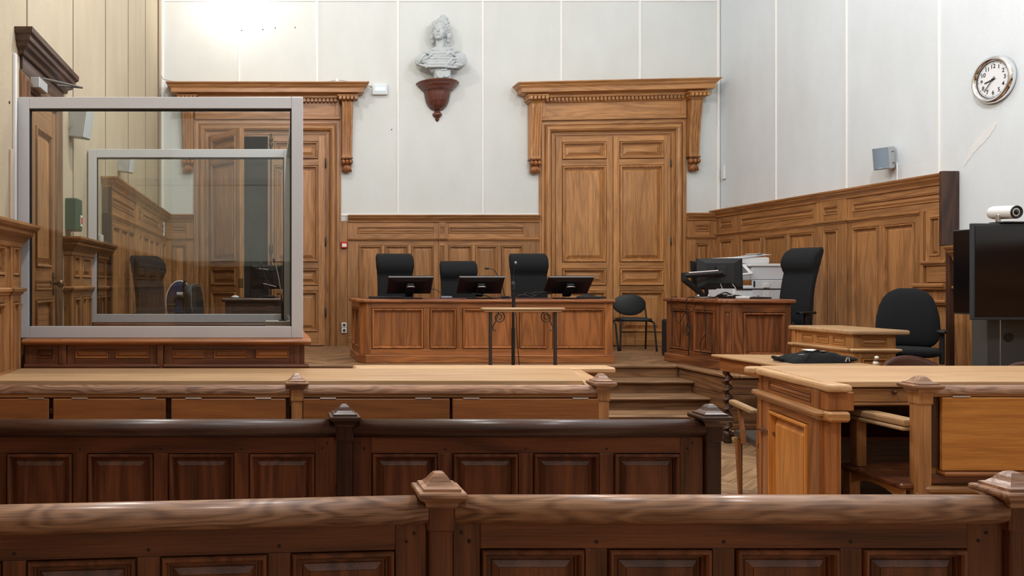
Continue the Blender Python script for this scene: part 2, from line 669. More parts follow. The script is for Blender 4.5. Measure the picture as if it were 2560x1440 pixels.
def herringbone(parent, x0, x1, y0, y1, z, L=0.60, wd=0.10, tone='floor'):
    key = (L, wd, tone)
    mesh_ = None
    c45 = math.cos(PI / 4)
    hl = L / 2
    for k in range(-80, 80):
        for m_ in range(-40, 40):
            for typ in (0, 1):
                u, v = k * wd + m_ * L, k * wd - m_ * L
                if typ == 0:
                    cu, cv = u + hl, v + wd / 2
                else:
                    cu, cv = u + L + wd / 2, v + wd - hl
                x, y = (cu - cv) * c45 + (x0 + x1) / 2, (cu + cv) * c45 + (y0 + y1) / 2
                if not (x0 < x < x1 and y0 < y < y1):
                    continue
                if mesh_ is None:
                    o = M(parent, 'plank', wood(tone, 'x'), *bx(-hl + 0.002, hl - 0.002, -wd / 2 + 0.0015, wd / 2 - 0.0015, -0.012, 0.0, 0.0015))
                    mesh_ = o.data
                else:
                    o = bpy.data.objects.new('plank', mesh_)
                    COL.objects.link(o)
                    o.parent = parent
                o.location = (x, y, z + random.uniform(0, 0.0015))
                o.rotation_euler = (0, 0, PI / 4 + (PI / 2 if typ else 0))


herringbone(fl, 2.5, 4.75, 5.0, 8.7, 0.004)

g = join(bx(XL, XR, 9.8, YB, 0, PLAT, 0), bx(XL, 0.15, 8.45, 9.8, 0, PLAT, 0), bx(4.9, XR, 8.72, 9.8, 0, PLAT, 0))
pf = tag(M(None, 'floor_platform', wood('step', 'x'), *g), kind='structure', label="raised oak platform under the judges' bench")
herringbone(pf, 0.25, 1.3, 10.05, 12.75, PLAT + 0.004, 0.5, 0.09, 'step')
herringbone(pf, 4.15, 5.2, 10.05, 12.75, PLAT + 0.004, 0.5, 0.09, 'step')
NOSE = [(-0.035, -0.012), (-0.03, 0.002), (0.0, 0.004), (0.10, 0.004), (0.10, -0.03), (0.0, -0.034), (-0.03, -0.030)]
B(pf, 'nosing', wood('step', 'x'), 0.15, 4.859, 9.755, 9.9, PLAT - 0.03, PLAT + 0.008, 0.010)
B(pf, 'nosing', wood('step', 'y'), 4.86, 5.0, 8.68, 9.90, PLAT - 0.03, PLAT + 0.008, 0.010)
B(pf, 'nosing', wood('step', 'x'), 5.001, XR, 8.68, 8.8, PLAT - 0.03, PLAT + 0.008, 0.010)
for i, (a, b) in enumerate(((0.0, 0.06), (0.065, 0.19), (0.195, 0.36), (0.365, 0.525))):
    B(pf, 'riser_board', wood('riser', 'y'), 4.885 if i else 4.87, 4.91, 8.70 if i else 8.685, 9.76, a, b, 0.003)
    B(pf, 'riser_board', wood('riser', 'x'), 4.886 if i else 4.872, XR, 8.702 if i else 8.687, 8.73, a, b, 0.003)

st = T('floor_steps', kind='structure', loc=(0, 0, 0), label="oak steps climbing to the judges' platform")
for i, yf in enumerate((9.46, 9.12, 8.78)):
    h = PLAT * (3 - i) / 4
    B(st, 'tread', wood('step', 'x'), 2.4, 4.895, yf - 0.06, yf + 0.40, h - 0.032, h, 0.013)
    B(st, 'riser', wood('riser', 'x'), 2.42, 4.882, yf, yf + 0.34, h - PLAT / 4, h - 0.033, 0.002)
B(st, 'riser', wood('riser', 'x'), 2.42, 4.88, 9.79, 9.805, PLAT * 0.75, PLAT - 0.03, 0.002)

ds = tag(B(None, 'floor_dais', wood('step', 'x'), 5.22, XR, 7.2, 8.68, 0, DAIS, 0.006), kind='structure', label='low oak side platform by the panelled wall')

ce = tag(B(None, 'ceiling', M_CEIL, XL - 0.3, XR + 0.3, YR - 0.3, YB + 0.3, HC, HC + 0.2, 0), kind='structure', label='plain white ceiling')

# back wall with the opening of the left double door
g = join(bx(XL - 0.3, -0.93, YB, YB + 0.16, 0, HC, 0), bx(0.89, XR + 0.3, YB, YB + 0.16, 0, HC, 0), bx(-0.93, 0.89, YB, YB + 0.16, 3.86, HC, 0), bx(-0.93, 0.89, YB, YB + 0.16, 0, PLAT, 0))
wb = tag(M(None, 'wall_back', M_WALLB, *g), kind='structure', label='cream back wall divided by thin vertical beads')
BEAD = circ(0, 0, 0.022, 0.018, 8)


def bead_v(parent, mat, x, y, z0, z1, r=0.02):
    return M(parent, 'batten', mat, *bx(x - r, x + r, y - r, y + r, z0, z1, r * 0.45))


for px in (598, 793, 995, 1207, 1403, 1600):
    bead_v(wb, M_BEAD, PX(px, YB), YB + 0.004, 4.4 if px < 900 or px > 1300 else 2.6, HC, 0.020)
bead_v(wb, M_BEAD, XR - 0.03, YB - 0.01, 2.6, HC, 0.022)
bead_v(wb, M_BEAD, XL + 0.02, YB - 0.01, 2.6, HC, 0.022)
B(wb, 'batten', M_BEAD, XL, XR, YB - 0.014, YB, PH(4, YB), PH(4, YB) + 0.05, 0.005)
B(wb, 'batten', M_BEAD, 1.12, 4.23, YB - 0.012, YB, 2.60, 2.635, 0.004)
for px, py in ((604, 76), (657, 74), (688, 70), (738, 69), (979, 324)):     # old screw holes
    M(wb, 'screw_hole', M_HOLE, *xf(lathe([(0.009, 0), (0.009, 0.004)], 8), Matrix.Translation((PX(px, YB), YB, PH(py, YB))) @ rotx(PI / 2)))

# left wall
wl = tag(B(None, 'wall_left', M_WALLL, XL - 0.3, XL, YR - 0.3, YB, 0, HC, 0), kind='structure', label='beige left wall with dark joint lines')
for py_ in (5.69, 7.03, 8.42, 9.78, 11.15):
    B(wl, 'batten', M_BEADL, XL - 0.002, XL + 0.007, py_ - 0.0055, py_ + 0.0055, 1.9, HC, 0.004)
bead_v(wl, M_BEADL, XL + 0.012, 12.40, 2.6, HC, 0.012)
wr = tag(B(None, 'wall_right', M_WALLR, XR, XR + 0.3, YR - 0.3, YB, 0, HC, 0), kind='structure', label='cool white right wall with thin vertical beads')
for py_ in (11.38, 9.99, 8.61, 7.22, 5.8):
    bead_v(wr, M_BEAD, XR + 0.002, py_, 2.6 if py_ > 8.4 else 1.9, HC, 0.015)
wq = tag(B(None, 'wall_rear', M_WALLB, XL - 0.3, XR + 0.3, YR - 0.3, YR, 0, HC, 0), kind='structure', label='pale rear wall behind the public benches')
B(wq, 'batten', wood('dark', 'x'), XL, XR, YR, YR + 0.03, 4.42, 4.50, 0.004)

# corridor behind the left double door
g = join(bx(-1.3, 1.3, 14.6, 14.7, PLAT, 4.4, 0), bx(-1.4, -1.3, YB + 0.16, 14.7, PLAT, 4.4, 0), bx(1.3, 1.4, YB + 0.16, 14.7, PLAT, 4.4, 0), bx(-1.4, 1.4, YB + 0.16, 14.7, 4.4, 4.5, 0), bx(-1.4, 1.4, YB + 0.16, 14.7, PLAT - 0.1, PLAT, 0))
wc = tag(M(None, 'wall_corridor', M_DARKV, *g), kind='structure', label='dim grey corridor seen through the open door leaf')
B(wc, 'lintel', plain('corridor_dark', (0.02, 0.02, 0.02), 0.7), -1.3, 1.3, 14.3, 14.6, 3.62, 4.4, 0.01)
panel(wc, -0.35, 0.35, 0.75, 2.9, 14.6, 'dark', 1.2)

# ------------------------------------------------------------------ wainscots
CORN = [(0, -0.115), (0.008, -0.108), (0.010, -0.09), (0.022, -0.075), (0.050, -0.048), (0.052, -0.036), (0.066, -0.026), (0.074, -0.012), (0.074, 0.0)]
LEDGE = [(0, -0.035), (0.010, -0.032), (0.014, -0.018), (0.028, -0.012), (0.030, 0.004), (0.020, 0.012), (0, 0.014)]


def cornice(p, name, tone, x0, x1, yb, yf, z, prof, s=1.0, rl=False, rr=False):
    return M(p, name, wood(tone, 'x'), *sweep(x0, x1, yb, yf, [(a * s, z + b * s) for a, b in prof], rl, rr))


def wainscot(name, label, loc, rz, bays, H, zb, tone, th=0.045, ends=(False, False), low=False, dz=None):
    """bays: (x0, x1, [lower panel spans], [frieze spans], proud)"""
    t = T(name, label=label, loc=loc, rz=rz, kind='structure')
    x0, x1 = bays[0][0], bays[-1][1]
    # backing board, then the frames in front of it
    B(t, 'backing', wood(tone, 'x'), x0, x1, -th + 0.033, -0.0005, zb, H - 0.02, 0)
    if low:
        fz, lz, pt = (H - 0.335, H - 0.15), H - 0.42, H - 0.50
        ctop = H - 0.105
    else:
        fz, lz, pt = (H - 0.285, H - 0.185), H - 0.37, H - 0.475
        ctop = H - 0.10
    for a, b, lows, fr, proud, *more in bays:
        y = -th - (0.014 if proud else 0)
        k = 0.032 + (0.014 if proud else 0)
        framed(t, a, more[0] if more else b, lz, ctop, y, k, [(fz[0], fz[1], fr)], tone, s=0.75)
        framed(t, a, b, zb + 0.16, lz, y, k, [(zb + 0.30, pt, lows)], tone, s=0.9)
        cornice(t, 'ledge', tone, a, b, -0.01, y, lz, LEDGE, 1.0, proud, proud)
        B(t, 'skirting', wood(tone, 'x'), a, b, y - 0.012, -0.005, zb, zb + 0.155, 0.006)
    cornice(t, 'cornice', tone, x0, x1, -0.001, -th - 0.012, H, CORN, 1.35 if low else 1.0, ends[0], ends[1])
    return t


def spans(x0, x1, n, gap=0.05):
    w_ = (x1 - x0 - gap * (n - 1)) / n
    return [(x0 + i * (w_ + gap), x0 + i * (w_ + gap) + w_) for i in range(n)]


def bay(a, b, n, m=0.06, proud=False, gap=0.05):
    return (a, b, spans(a + m, b - m, n, gap), [(a + m, b - m)], proud)


q = YB / F
wx = lambda px: (px - 672) * q
bb = [(wx(869), wx(1095), [(wx(896), wx(953)), (wx(961), wx(1019)), (wx(1027), wx(1083))], [(wx(893), wx(1084))], False),
      (wx(1095), wx(1112), [(wx(1098), wx(1109))], [(wx(1098), wx(1109))], True),
      (wx(1112), wx(1345), [(wx(1120), wx(1178)), (wx(1187), wx(1242)), (wx(1251), wx(1306))], [(wx(1120), wx(1307))], False)]
wainscot('trim_1', 'oak wainscot between the two double doors', (0, YB, 0), 0, bb, 2.61, PLAT, 'oak')
B(wb, 'trim_board', wood('oak', 'z'), 1.124, wx(869), YB - 0.03, YB, PLAT, 2.52, 0.003)
wainscot('trim_2', 'narrow oak wainscot beside the closed double door', (0, YB, 0), 0, [bay(6.50, 7.0, 1, 0.14)], 2.64, PLAT, 'oak')
wainscot('trim_3', 'narrow oak wainscot in the back left corner', (0, YB, 0), 0, [bay(-1.63, -1.17, 1, 0.12)], 2.62, PLAT, 'oak')

# right wall, tall part: local x runs from the far corner towards the viewer
u = lambda px: 12.8 - XR * F / (px - 672)
rb = [bay(0.0, 0.66, 1, 0.16), bay(0.66, 2.40, 3, 0.07), bay(2.40, 2.94, 1, 0.14, True),
      (2.94, 4.06, [(3.03, 3.44), (3.52, 3.97)], [(3.03, 4.32)], False, 4.40)]
t4 = wainscot('trim_4', 'tall oak wainscot on the right wall behind the copier', (XR, YB, 0), -PI / 2, rb, 2.68, PLAT, 'oak', th=0.085, ends=(False, False))
# end bay: slim panel over a stepped ledge, plain boards below
B(t4, 'backing', wood('oak', 'z'), 4.06, 4.40, -0.064, -0.001, DAIS, 2.66, 0)
B(t4, 'stile', wood('oak', 'z'), 4.06, 4.10, -0.105, -0.06, 1.50, 2.31, 0.004)
framed(t4, 4.12, 4.40, 1.78, 2.31, -0.088, 0.026, [(1.83, 2.24, [(4.17, 4.31)])], 'oak', s=0.7)
cornice(t4, 'ledge', 'oak', 4.10, 4.40, -0.06, -0.088, 1.77, LEDGE, 1.1, True, False)
B(t4, 'rail', wood('oak', 'x'), 4.12, 4.40, -0.082, -0.06, 1.56, 1.73, 0.003)
cornice(t4, 'ledge', 'oak', 4.02, 4.40, -0.06, -0.10, 1.53, LEDGE, 1.4, True, False)
cornice(t4, 'ledge', 'oak', 4.02, 4.40, -0.06, -0.09, 1.36, LEDGE, 1.1, True, False)
cornice(t4, 'cornice', 'oak', 4.06, 4.40, -0.001, -0.097, 2.68, CORN, 1.0, False, False)
B(t4, 'end_board', wood('dark', 'z'), 4.40, 4.445, -0.178, -0.0, 1.93, 2.695, 0.006)  # dark wood puts the shade of the viewer-facing end into the colour
B(t4, 'end_board', wood('dark', 'z'), 4.40, 4.445, -0.11, -0.0, DAIS, 1.93, 0.006)  # same shade painted on the lower part of the end
# right wall, low part towards the viewer
lb = [bay(4.45 + i * 1.0, 5.45 + i * 1.0, 3, 0.08) for i in range(0, 11)]
wainscot('trim_5', 'low oak wainscot on the right wall behind the screens', (XR, YB, 0), -PI / 2, lb, 1.93, 0.0, 'oak', th=0.06, low=True)

# left wall, tall part beyond the dock: local x runs away from the viewer
ob = [bay(0.0, 0.14 + 1.4, 3, 0.09), bay(1.54, 2.05, 1, 0.14, True), bay(2.05, 3.75, 3, 0.08), bay(3.75, 4.5, 1, 0.16)]
t6 = wainscot('trim_6', 'tall oak wainscot on the left wall beyond the glass dock', (XL, 8.26, 0), PI / 2, ob, 2.62, PLAT, 'oak', th=0.085, ends=(True, False))
B(t6, 'end_board', wood('dark', 'z'), -0.012, 0.02, -0.100, -0.001, PLAT, 2.52, 0.004)
wainscot('trim_7', 'low oak wainscot between the side door and the tall panelling', (XL, 6.72, 0), PI / 2, [bay(0.0, 0.38, 1, 0.08, True), bay(0.38, 0.86, 2, 0.06, False, 0.04), bay(0.86, 1.53, 2, 0.08)], 1.93, 0.0, 'oak', th=0.05, ends=(True, False), low=True)
wainscot('trim_8', 'low oak wainscot on the left wall by the front desk', (XL, -3.2, 0), PI / 2, [bay(i * 1.07, i * 1.07 + (0.95 if i < 7 else 0.86), 3, 0.08) if k == 0 else bay(i * 1.07 + (0.95 if i < 7 else 0.86), i * 1.07 + (1.07 if i < 7 else 1.06), 1, 0.035, True) for i in range(8) for k in (0, 1)], 1.93, 0.0, 'oak', th=0.05, ends=(False, True), low=True)
wainscot('trim_9', 'low oak wainscot on the rear wall', (XR, YR, 0), PI, [bay(i * 1.24, i * 1.24 + 1.24, 3, 0.1) for i in range(7)], 1.93, 0.0, 'dark', th=0.05, low=True)


# ------------------------------------------------------------------ the two tall double doors in the back wall
ARCH = [(0.0, 0.02), (0.0, -0.012), (0.022, -0.012), (0.026, -0.030), (0.050, -0.030), (0.054, -0.044), (0.064, -0.044), (0.067, -0.030), (0.074, -0.030),
        (0.078, -0.062), (0.094, -0.086), (0.118, -0.100), (0.142, -0.096), (0.162, -0.078), (0.172, -0.052), (0.176, -0.036), (0.186, -0.036), (0.190, -0.056), (0.226, -0.056), (0.230, -0.034), (0.255, -0.034), (0.255, 0.0)]
DCORN = [(0.0, -0.215), (0.010, -0.200), (0.012, -0.180), (0.050, -0.165), (0.110, -0.150), (0.120, -0.145), (0.122, -0.085), (0.130, -0.080), (0.134, -0.066), (0.150, -0.062), (0.160, -0.040), (0.186, -0.018), (0.192, -0.014), (0.192, 0.0)]


def tilted(o, k, xc=0.0, z0=EYE):
    """old joinery settled slightly out of level"""
    for vv in o.data.vertices:
        vv.co.z += (vv.co.x - xc) * (vv.co.z - z0) * k
    return o


def double_door(name, label, xc, ctop, open_deg, tone, k=0.0):
    d = T(name, label=label, loc=(xc, YB, 0), kind='structure')
    hw, top, base = 0.89, 3.84, PLAT
    objs = []
    # architrave: two jambs and a head with mitred corners
    P = [[(-hw - o_, y_, base), (-hw - o_, y_, top + o_), (hw + o_, y_, top + o_), (hw + o_, y_, base)] for o_, y_ in ARCH]
    for s, nm, ax in ((0, 'jamb', 'z'), (1, 'door_head', 'x'), (2, 'jamb', 'z')):
        v = []
        for r_ in P:
            v += [r_[s], r_[s + 1]]
        f = [(2 * i, 2 * i + 1, 2 * i + 3, 2 * i + 2) for i in range(len(P) - 1)]
        objs.append(M(d, nm, wood(tone, ax), v, f))
    # frieze
    objs.append(B(d, 'frieze_rail', wood(tone, 'x'), -1.13, 1.13, -0.075, 0, 4.095, 4.155, 0.006))
    objs.append(B(d, 'frieze_board', wood(tone, 'x'), -1.06, 1.06, -0.045, 0, 4.155, 4.375, 0.004))
    for s in (-1, 1):
        objs.append(B(d, 'frieze_stile', wood(tone, 'z'), s * 1.13, s * 1.055, -0.07, 0, 4.155, 4.375, 0.004))
    objs.append(B(d, 'frieze_rail', wood(tone, 'x'), -1.13, 1.13, -0.075, 0, 4.375, 4.42, 0.006))
    # entablature
    cx = 1.26
    ct = ctop
    objs.append(M(d, 'cornice', wood(tone, 'x'), *sweep(-1.36, 1.36, 0, -0.12, [(a, ct + b) for a, b in DCORN])))
    zb_ = ct - 0.215
    objs.append(B(d, 'entablature_bed', wood(tone, 'x'), -1.30, 1.30, -0.085, 0, 4.41, zb_ + 0.01, 0.004))
    dent = []
    for i in range(36):
        x = -1.05 + i * 0.060
        dent.append(bx(x - 0.019, x + 0.019, -0.125, -0.07, zb_ - 0.052, zb_ - 0.004, 0.002))
    for s in (-1, 1):
        for i in range(5):
            x = s * 1.23 + (i - 2) * 0.060
            dent.append(bx(x - 0.019, x + 0.019, -0.30, -0.22, zb_ - 0.050, zb_ - 0.002, 0.002))
        for i in range(3):
            y = -0.26 + i * 0.06
            x = s * 1.23 + s * 0.135
            dent.append(bx(x - 0.02, x + 0.02, y - 0.019, y + 0.019, zb_ - 0.050, zb_ - 0.002, 0.002))
    objs.append(tag(M(d, 'dentil_course', wood(tone, 'x'), *join(*dent)), kind='stuff'))
    for s in (-1, 1):
        x = s * 1.23
        objs.append(M(d, 'corbel_capital', wood(tone, 'x'), *sweep(x - 0.105, x + 0.105, 0, -0.20, [(0.0, 4.365), (0.004, 4.372), (0.012, 4.385), (0.030, 4.395), (0.034, 4.405), (0.034, zb_ + 0.0), (0.052, zb_ + 0.012), (0.056, zb_ + 0.03)])))
        # fluted S-shaped corbel
        sil = [(-0.185, 4.366), (-0.205, 4.33), (-0.208, 4.28), (-0.195, 4.20), (-0.172, 4.08), (-0.152, 3.95), (-0.135, 3.80), (-0.124, 3.66), (-0.118, 3.55), (-0.118, 3.50)]
        prof_x = [(-0.098, 0.012), (-0.085, 0.0), (-0.062, 0.0), (-0.056, 0.016), (-0.040, 0.016), (-0.034, 0.0), (-0.017, 0.0), (-0.011, 0.016), (0.011, 0.016), (0.017, 0.0), (0.034, 0.0), (0.040, 0.016), (0.056, 0.016), (0.062, 0.0), (0.085, 0.0), (0.098, 0.012)]
        v, f = [], []
        np_ = len(prof_x) + 2
        for j, (y, z) in enumerate(sil):
            fl_ = 0.0 if j in (0, 1, len(sil) - 1) else 1.0
            nar = 0.88 - 0.08 * j / len(sil)
            v.append((x - 0.098 * nar, 0, z))
            for xx, dd in prof_x:
                v.append((x + xx * nar, y + dd * fl_, z))
            v.append((x + 0.098 * nar, 0, z))
        for j in range(len(sil) - 1):
            for i in range(np_ - 1):
                f.append((j * np_ + i, (j + 1) * np_ + i, (j + 1) * np_ + i + 1, j * np_ + i + 1))
        cb = M(d, 'corbel', wood(tone, 'z'), v, f)
        objs.append(cb)
        # carved drop below: three beads over a leaf
        parts = [bx(x - 0.09, x + 0.09, -0.13, 0, 3.475, 3.50, 0.006)]
        for i in (-1, 0, 1):
            parts.append(ball((x + i * 0.058, -0.10, 3.425), (0.036, 0.06, 0.045), 12, 8))
        for i, a in enumerate((-0.5, -0.25, 0, 0.25, 0.5)):
            parts.append(ball((x + math.sin(a) * 0.085, -0.075, 3.36 - math.cos(a) * 0.03), (0.026, 0.055, 0.068), 10, 8, roty(-a).to_3x3()))
        parts.append(ball((x, -0.05, 3.36), (0.075, 0.05, 0.09), 12, 8))
        objs.append(M(d, 'corbel_drop', wood('bench', 'z'), *join(*parts), smooth=True))
    # leaves
    lw = hw - 0.006
    rows = [(0.79, 1.43, [(0.095, 0.785)]), (1.51, 1.78, [(0.095, 0.785)]), (1.875, 3.385, [(0.095, 0.785)]), (3.48, 3.757, [(0.095, 0.785)])]
    for s in (-1, 1):
        if s < 0:
            leaf = B(d, 'leaf', wood(tone, 'z'), 0, lw, 0.0, 0.035, PLAT + 0.01, top - 0.004, 0.003)
            leaf.location = (-hw, 0.0, 0)
            leaf.rotation_euler = (0, 0, -R(open_deg))
        else:
            leaf = B(d, 'leaf', wood(tone, 'z'), 0, lw, 0.0, 0.035, PLAT + 0.01, top - 0.004, 0.003)
            leaf.location = (0.004, 0.0, 0)
        framed(leaf, 0, lw, PLAT + 0.012, top - 0.006, -0.045, 0.045, rows, tone, s=1.35)
        if k:
            for o in [leaf] + list(leaf.children):
                tilted(o, k, -leaf.location.x)
        if s < 0 and open_deg > 1:
            M(leaf, 'latch', M_BRASS, *bx(lw - 0.03, lw + 0.004, -0.05, 0.02, 1.48, 1.62, 0.004))
    B(d, 'threshold', wood('dark', 'x'), -hw, hw, -0.02, 0.1, PLAT - 0.02, PLAT + 0.012, 0.004)
    if k:
        for o in objs:
            tilted(o, k)
    return d


d3 = double_door('door_3', 'closed tall oak double door with carved corbels and cornice', 5.357, 4.655, 0, 'door', 0.0075)
d2 = double_door('door_2', 'tall oak double door behind the dock with one leaf ajar', -0.02, 4.625, 54, 'oak')
# hinges and cremone bolt of the door behind the dock
for z in (3.42, 2.2, 1.1):
    M(d2, 'hinge', M_IRON, *mv(lathe([(0.004, -0.075), (0.012, -0.065), (0.014, 0.0), (0.012, 0.065), (0.004, 0.075)], 8), (0.905, -0.045, z)), smooth=True)
    M(d3, 'hinge', M_IRON, *mv(lathe([(0.004, -0.06), (0.011, -0.05), (0.011, 0.05), (0.004, 0.06)], 8), (0.9, -0.045, z)), smooth=True)
M(d2, 'bolt', M_IRON, *mv(lathe([(0.002, 0.22), (0.02, 0.20), (0.012, 0.17), (0.03, 0.13), (0.03, 0.11), (0.014, 0.085), (0.03, 0.06), (0.03, 0.03), (0.016, 0.0), (0.012, -0.4), (0.012, -1.5), (0.03, -1.52), (0.034, -1.60), (0.018, -1.66), (0.01, -1.7), (0.01, -2.4)], 12), (0.055, -0.06, 3.66)), smooth=True)
M(d2, 'bolt_knob', M_IRON, *ball((0.055, -0.11, 1.62), (0.03, 0.03, 0.05), 12, 8), smooth=True)

# ------------------------------------------------------------------ side door in the left wall (inside the dock)
d1 = T('door_1', label='dark oak side door in the left wall inside the glass dock', loc=(XL, 5.50, 0), rz=PI / 2, kind='structure')
M(d1, 'cornice', wood('dark', 'x'), *sweep(0.0, 1.16, -0.0, -0.03, [(0.0, 3.085), (0.012, 3.09), (0.016, 3.115), (0.045, 3.130), (0.05, 3.15), (0.066, 3.165), (0.068, 3.195), (0.086, 3.21), (0.09, 3.245), (0.0, 3.247)]))
B(d1, 'frieze_board', wood('dark', 'x'), 0.03, 1.13, -0.022, 0, 2.98, 3.09, 0.003)
AR2 = [(0, 0.0), (0.0, -0.02), (0.03, -0.02), (0.034, -0.036), (0.06, -0.05), (0.085, -0.05), (0.09, -0.034), (0.12, -0.034), (0.125, -0.02), (0.15, -0.02), (0.15, 0)]
P = [[(0.17 - o_, y_, 0.2), (0.17 - o_, y_, 2.84 + o_), (0.78 + 2.2 * o_, y_, 2.84 + o_), (0.78 + 2.2 * o_, y_, 0.2)] for o_, y_ in AR2]
for s, nm, ax in ((0, 'jamb', 'z'), (1, 'door_head', 'x'), (2, 'jamb', 'z')):
    v = []
    for r_ in P:
        v += [r_[s], r_[s + 1]]
    M(d1, nm, wood('riser', ax), v, [(2 * i, 2 * i + 1, 2 * i + 3, 2 * i + 2) for i in range(len(P) - 1)])
lf = B(d1, 'leaf', wood('oak', 'z'), 0.17, 0.78, -0.012, 0, 0.2, 2.84, 0.002)
framed(lf, 0.17, 0.78, 0.2, 2.84, -0.044, 0.032, [(0.32, 1.05, [(0.25, 0.68)]), (1.12, 1.43, [(0.25, 0.68)]), (1.50, 1.57, [(0.25, 0.68)]), (1.66, 2.66, [(0.25, 0.68)])], 'oak', s=0.9)
kb = M(d1, 'door_knob', M_BRASS, *xf(lathe([(0.006, 0), (0.010, 0.03), (0.028, 0.042), (0.034, 0.058), (0.026, 0.074), (0.004, 0.08)], 14), Matrix.Translation((0.72, -0.044, 1.545)) @ rotx(PI / 2)), smooth=True)
B(kb, 'knob_plate', M_IRON, 0.69, 0.75, -0.048, -0.042, 1.46, 1.63, 0.002)
cl = tag(B(None, 'door_closer', plain('closer_grey', (0.5, 0.5, 0.5), 0.4, 0.3), XL + 0.03, XL + 0.10, 5.66, 5.86, 2.90, 2.975, 0.006), 'silver hydraulic door closer above the dark side door', 'door closer')
M(cl, 'closer_arm', plain('closer_arm', (0.10, 0.085, 0.075), 0.6), *tube([(XL + 0.07, 5.78, 2.98), (XL + 0.09, 5.80, 2.995), (XL + 0.20, 6.50, 3.10)], 0.009, 6))
M(cl, 'closer_arm', plain('closer_arm', (0.10, 0.085, 0.075), 0.6), *tube([(XL + 0.20, 6.50, 3.10), (XL + 0.05, 6.30, 3.07)], 0.008, 6))

# ------------------------------------------------------------------ lamps
for i, (x, y, LAMP_H, watts) in enumerate(LAMPS):
    lp = T('pendant_lamp', ['pendant globe lamp over the front benches near the left wall', 'pendant globe lamp over the front benches near the right wall', 'pendant globe lamp over the left desk', 'pendant globe lamp over the right desk', 'pendant globe lamp above the left judge', 'pendant globe lamp above the steps'][i], 'lamp', (x, y, LAMP_H), group='pendant lamps under the ceiling')
    M(lp, 'rod', M_IRON, *tube([(0, 0, 0.2), (0, 0, HC - LAMP_H)], 0.012, 8))
    M(lp, 'canopy', M_BRASS, *mv(lathe([(0.07, 0.0), (0.06, -0.03), (0.02, -0.05)], 16), (0, 0, HC - LAMP_H)))
    M(lp, 'cap', M_BRASS, *lathe([(0.13, 0.19), (0.11, 0.22), (0.03, 0.25)], 16))
    pl = point('lamp_light', (0, 0, 0), watts, (0.985, 0.99, 1.0), 0.10)
    pl.parent = lp
lp = T('wall_lamp', 'lamp on the back wall above the left double door', 'lamp', (WALL_LAMP[0], YB, WALL_LAMP[2]))
M(lp, 'bracket', M_BRASS, *tube([(0, 0, 0.24), (0, -0.2, 0.28), (0, WALL_LAMP[1] - YB, 0.20)], 0.015, 8))
M(lp, 'cap', M_BRASS, *mv(lathe([(0.12, 0.15), (0.10, 0.19), (0.03, 0.21)], 16), (0, WALL_LAMP[1] - YB, 0)))
pl = point('lamp_light', (0, WALL_LAMP[1] - YB, 0), WALL_LAMP_W, (1.0, 0.93, 0.82), 0.12)
pl.parent = lp


# ------------------------------------------------------------------ public benches (pews)
def sq(levels):
    """stack of squares (half size, z)"""
    v, f = [], []
    for h, z in levels:
        v += [(-h, -h, z), (h, -h, z), (h, h, z), (-h, h, z)]
    for i in range(len(levels) - 1):
        for k in range(4):
            j = (k + 1) % 4
            f.append((4 * i + k, 4 * i + j, 4 * i + 4 + j, 4 * i + 4 + k))
    n = 4 * (len(levels) - 1)
    return v, f + [(3, 2, 1, 0), (n, n + 1, n + 2, n + 3)]


CAPL = [(0.034, 0.985), (0.040, 0.992), (0.042, 1.000), (0.050, 1.006), (0.058, 1.012), (0.0605, 1.018), (0.0605, 1.024), (0.058, 1.028), (0.0475, 1.029), (0.0465, 1.036), (0.044, 1.037), (0.036, 1.040), (0.028, 1.048), (0.020, 1.060), (0.013, 1.068), (0.007, 1.071)]


def post(p, x, y, ptone, ctone, half=0.035, z0=0.0, k=1.0):
    o = M(p, 'post', wood(ptone, 'z'), *mv(bx(-half * 0.86, half * 0.86, -half * 0.86, half * 0.86, z0, 0.99, 0.004), (x, y, 0)))
    M(o, 'post_block', wood(ptone, 'z'), *mv(bx(-half, half, -half, half, 0.925, 0.992, 0.005), (x, y, 0)))
    M(o, 'cap', wood(ctone, 'x'), *mv(sq([(h * k, z) for h, z in CAPL]), (x, y, 0)))
    return o


def peg(p, x, y, z, r=0.0042):
    M(p, 'peg', M_HOLE, *xf(lathe([(r, 0), (r, 0.002), (r * 0.6, 0.003)], 8), Matrix.Translation((x, y, z)) @ rotx(PI / 2)))


def pew_section(p, x0, x1, px0, n, per, wd, ptone, rtone, rail_r=0.036):
    """panelled back between x0 and x1 with a round handrail; n panels from px0"""
    y = -0.012
    cols = [(px0 + i * per, px0 + i * per + wd) for i in range(n)]
    framed(p, x0, x1, 0.12, 0.955, y, 0.026, [(0.25, 0.877, cols)], ptone, s=0.62, c=0.0018)
    B(p, 'backboard', wood(ptone, 'z'), x0, x1, y + 0.027, y + 0.042, 0.1, 0.95, 0)
    B(p, 'plinth', wood(ptone, 'x'), x0, x1, y - 0.012, y + 0.03, 0.0, 0.118, 0.006)
    M(p, 'handrail', wood(rtone, 'x'), *rail_geo(x0, x1, circ(0, 0.974, rail_r, 0.0365, 24)), smooth=True)
    B(p, 'seat', wood(ptone, 'x'), x0, x1, 0.03, 0.42, 0.43, 0.455, 0.006)
    for a, b in cols:
        peg(p, a - (per - wd) / 2, y, 0.895)
    for s in (0, 1):
        xx = cols[0][0] - 0.028 if s == 0 else cols[-1][1] + 0.028
        if x0 < xx < x1:
            peg(p, xx + (-0.02 if s == 0 else 0.02), y, 0.918)
            peg(p, xx + (0.0 if s == 0 else 0.0), y, 0.898)


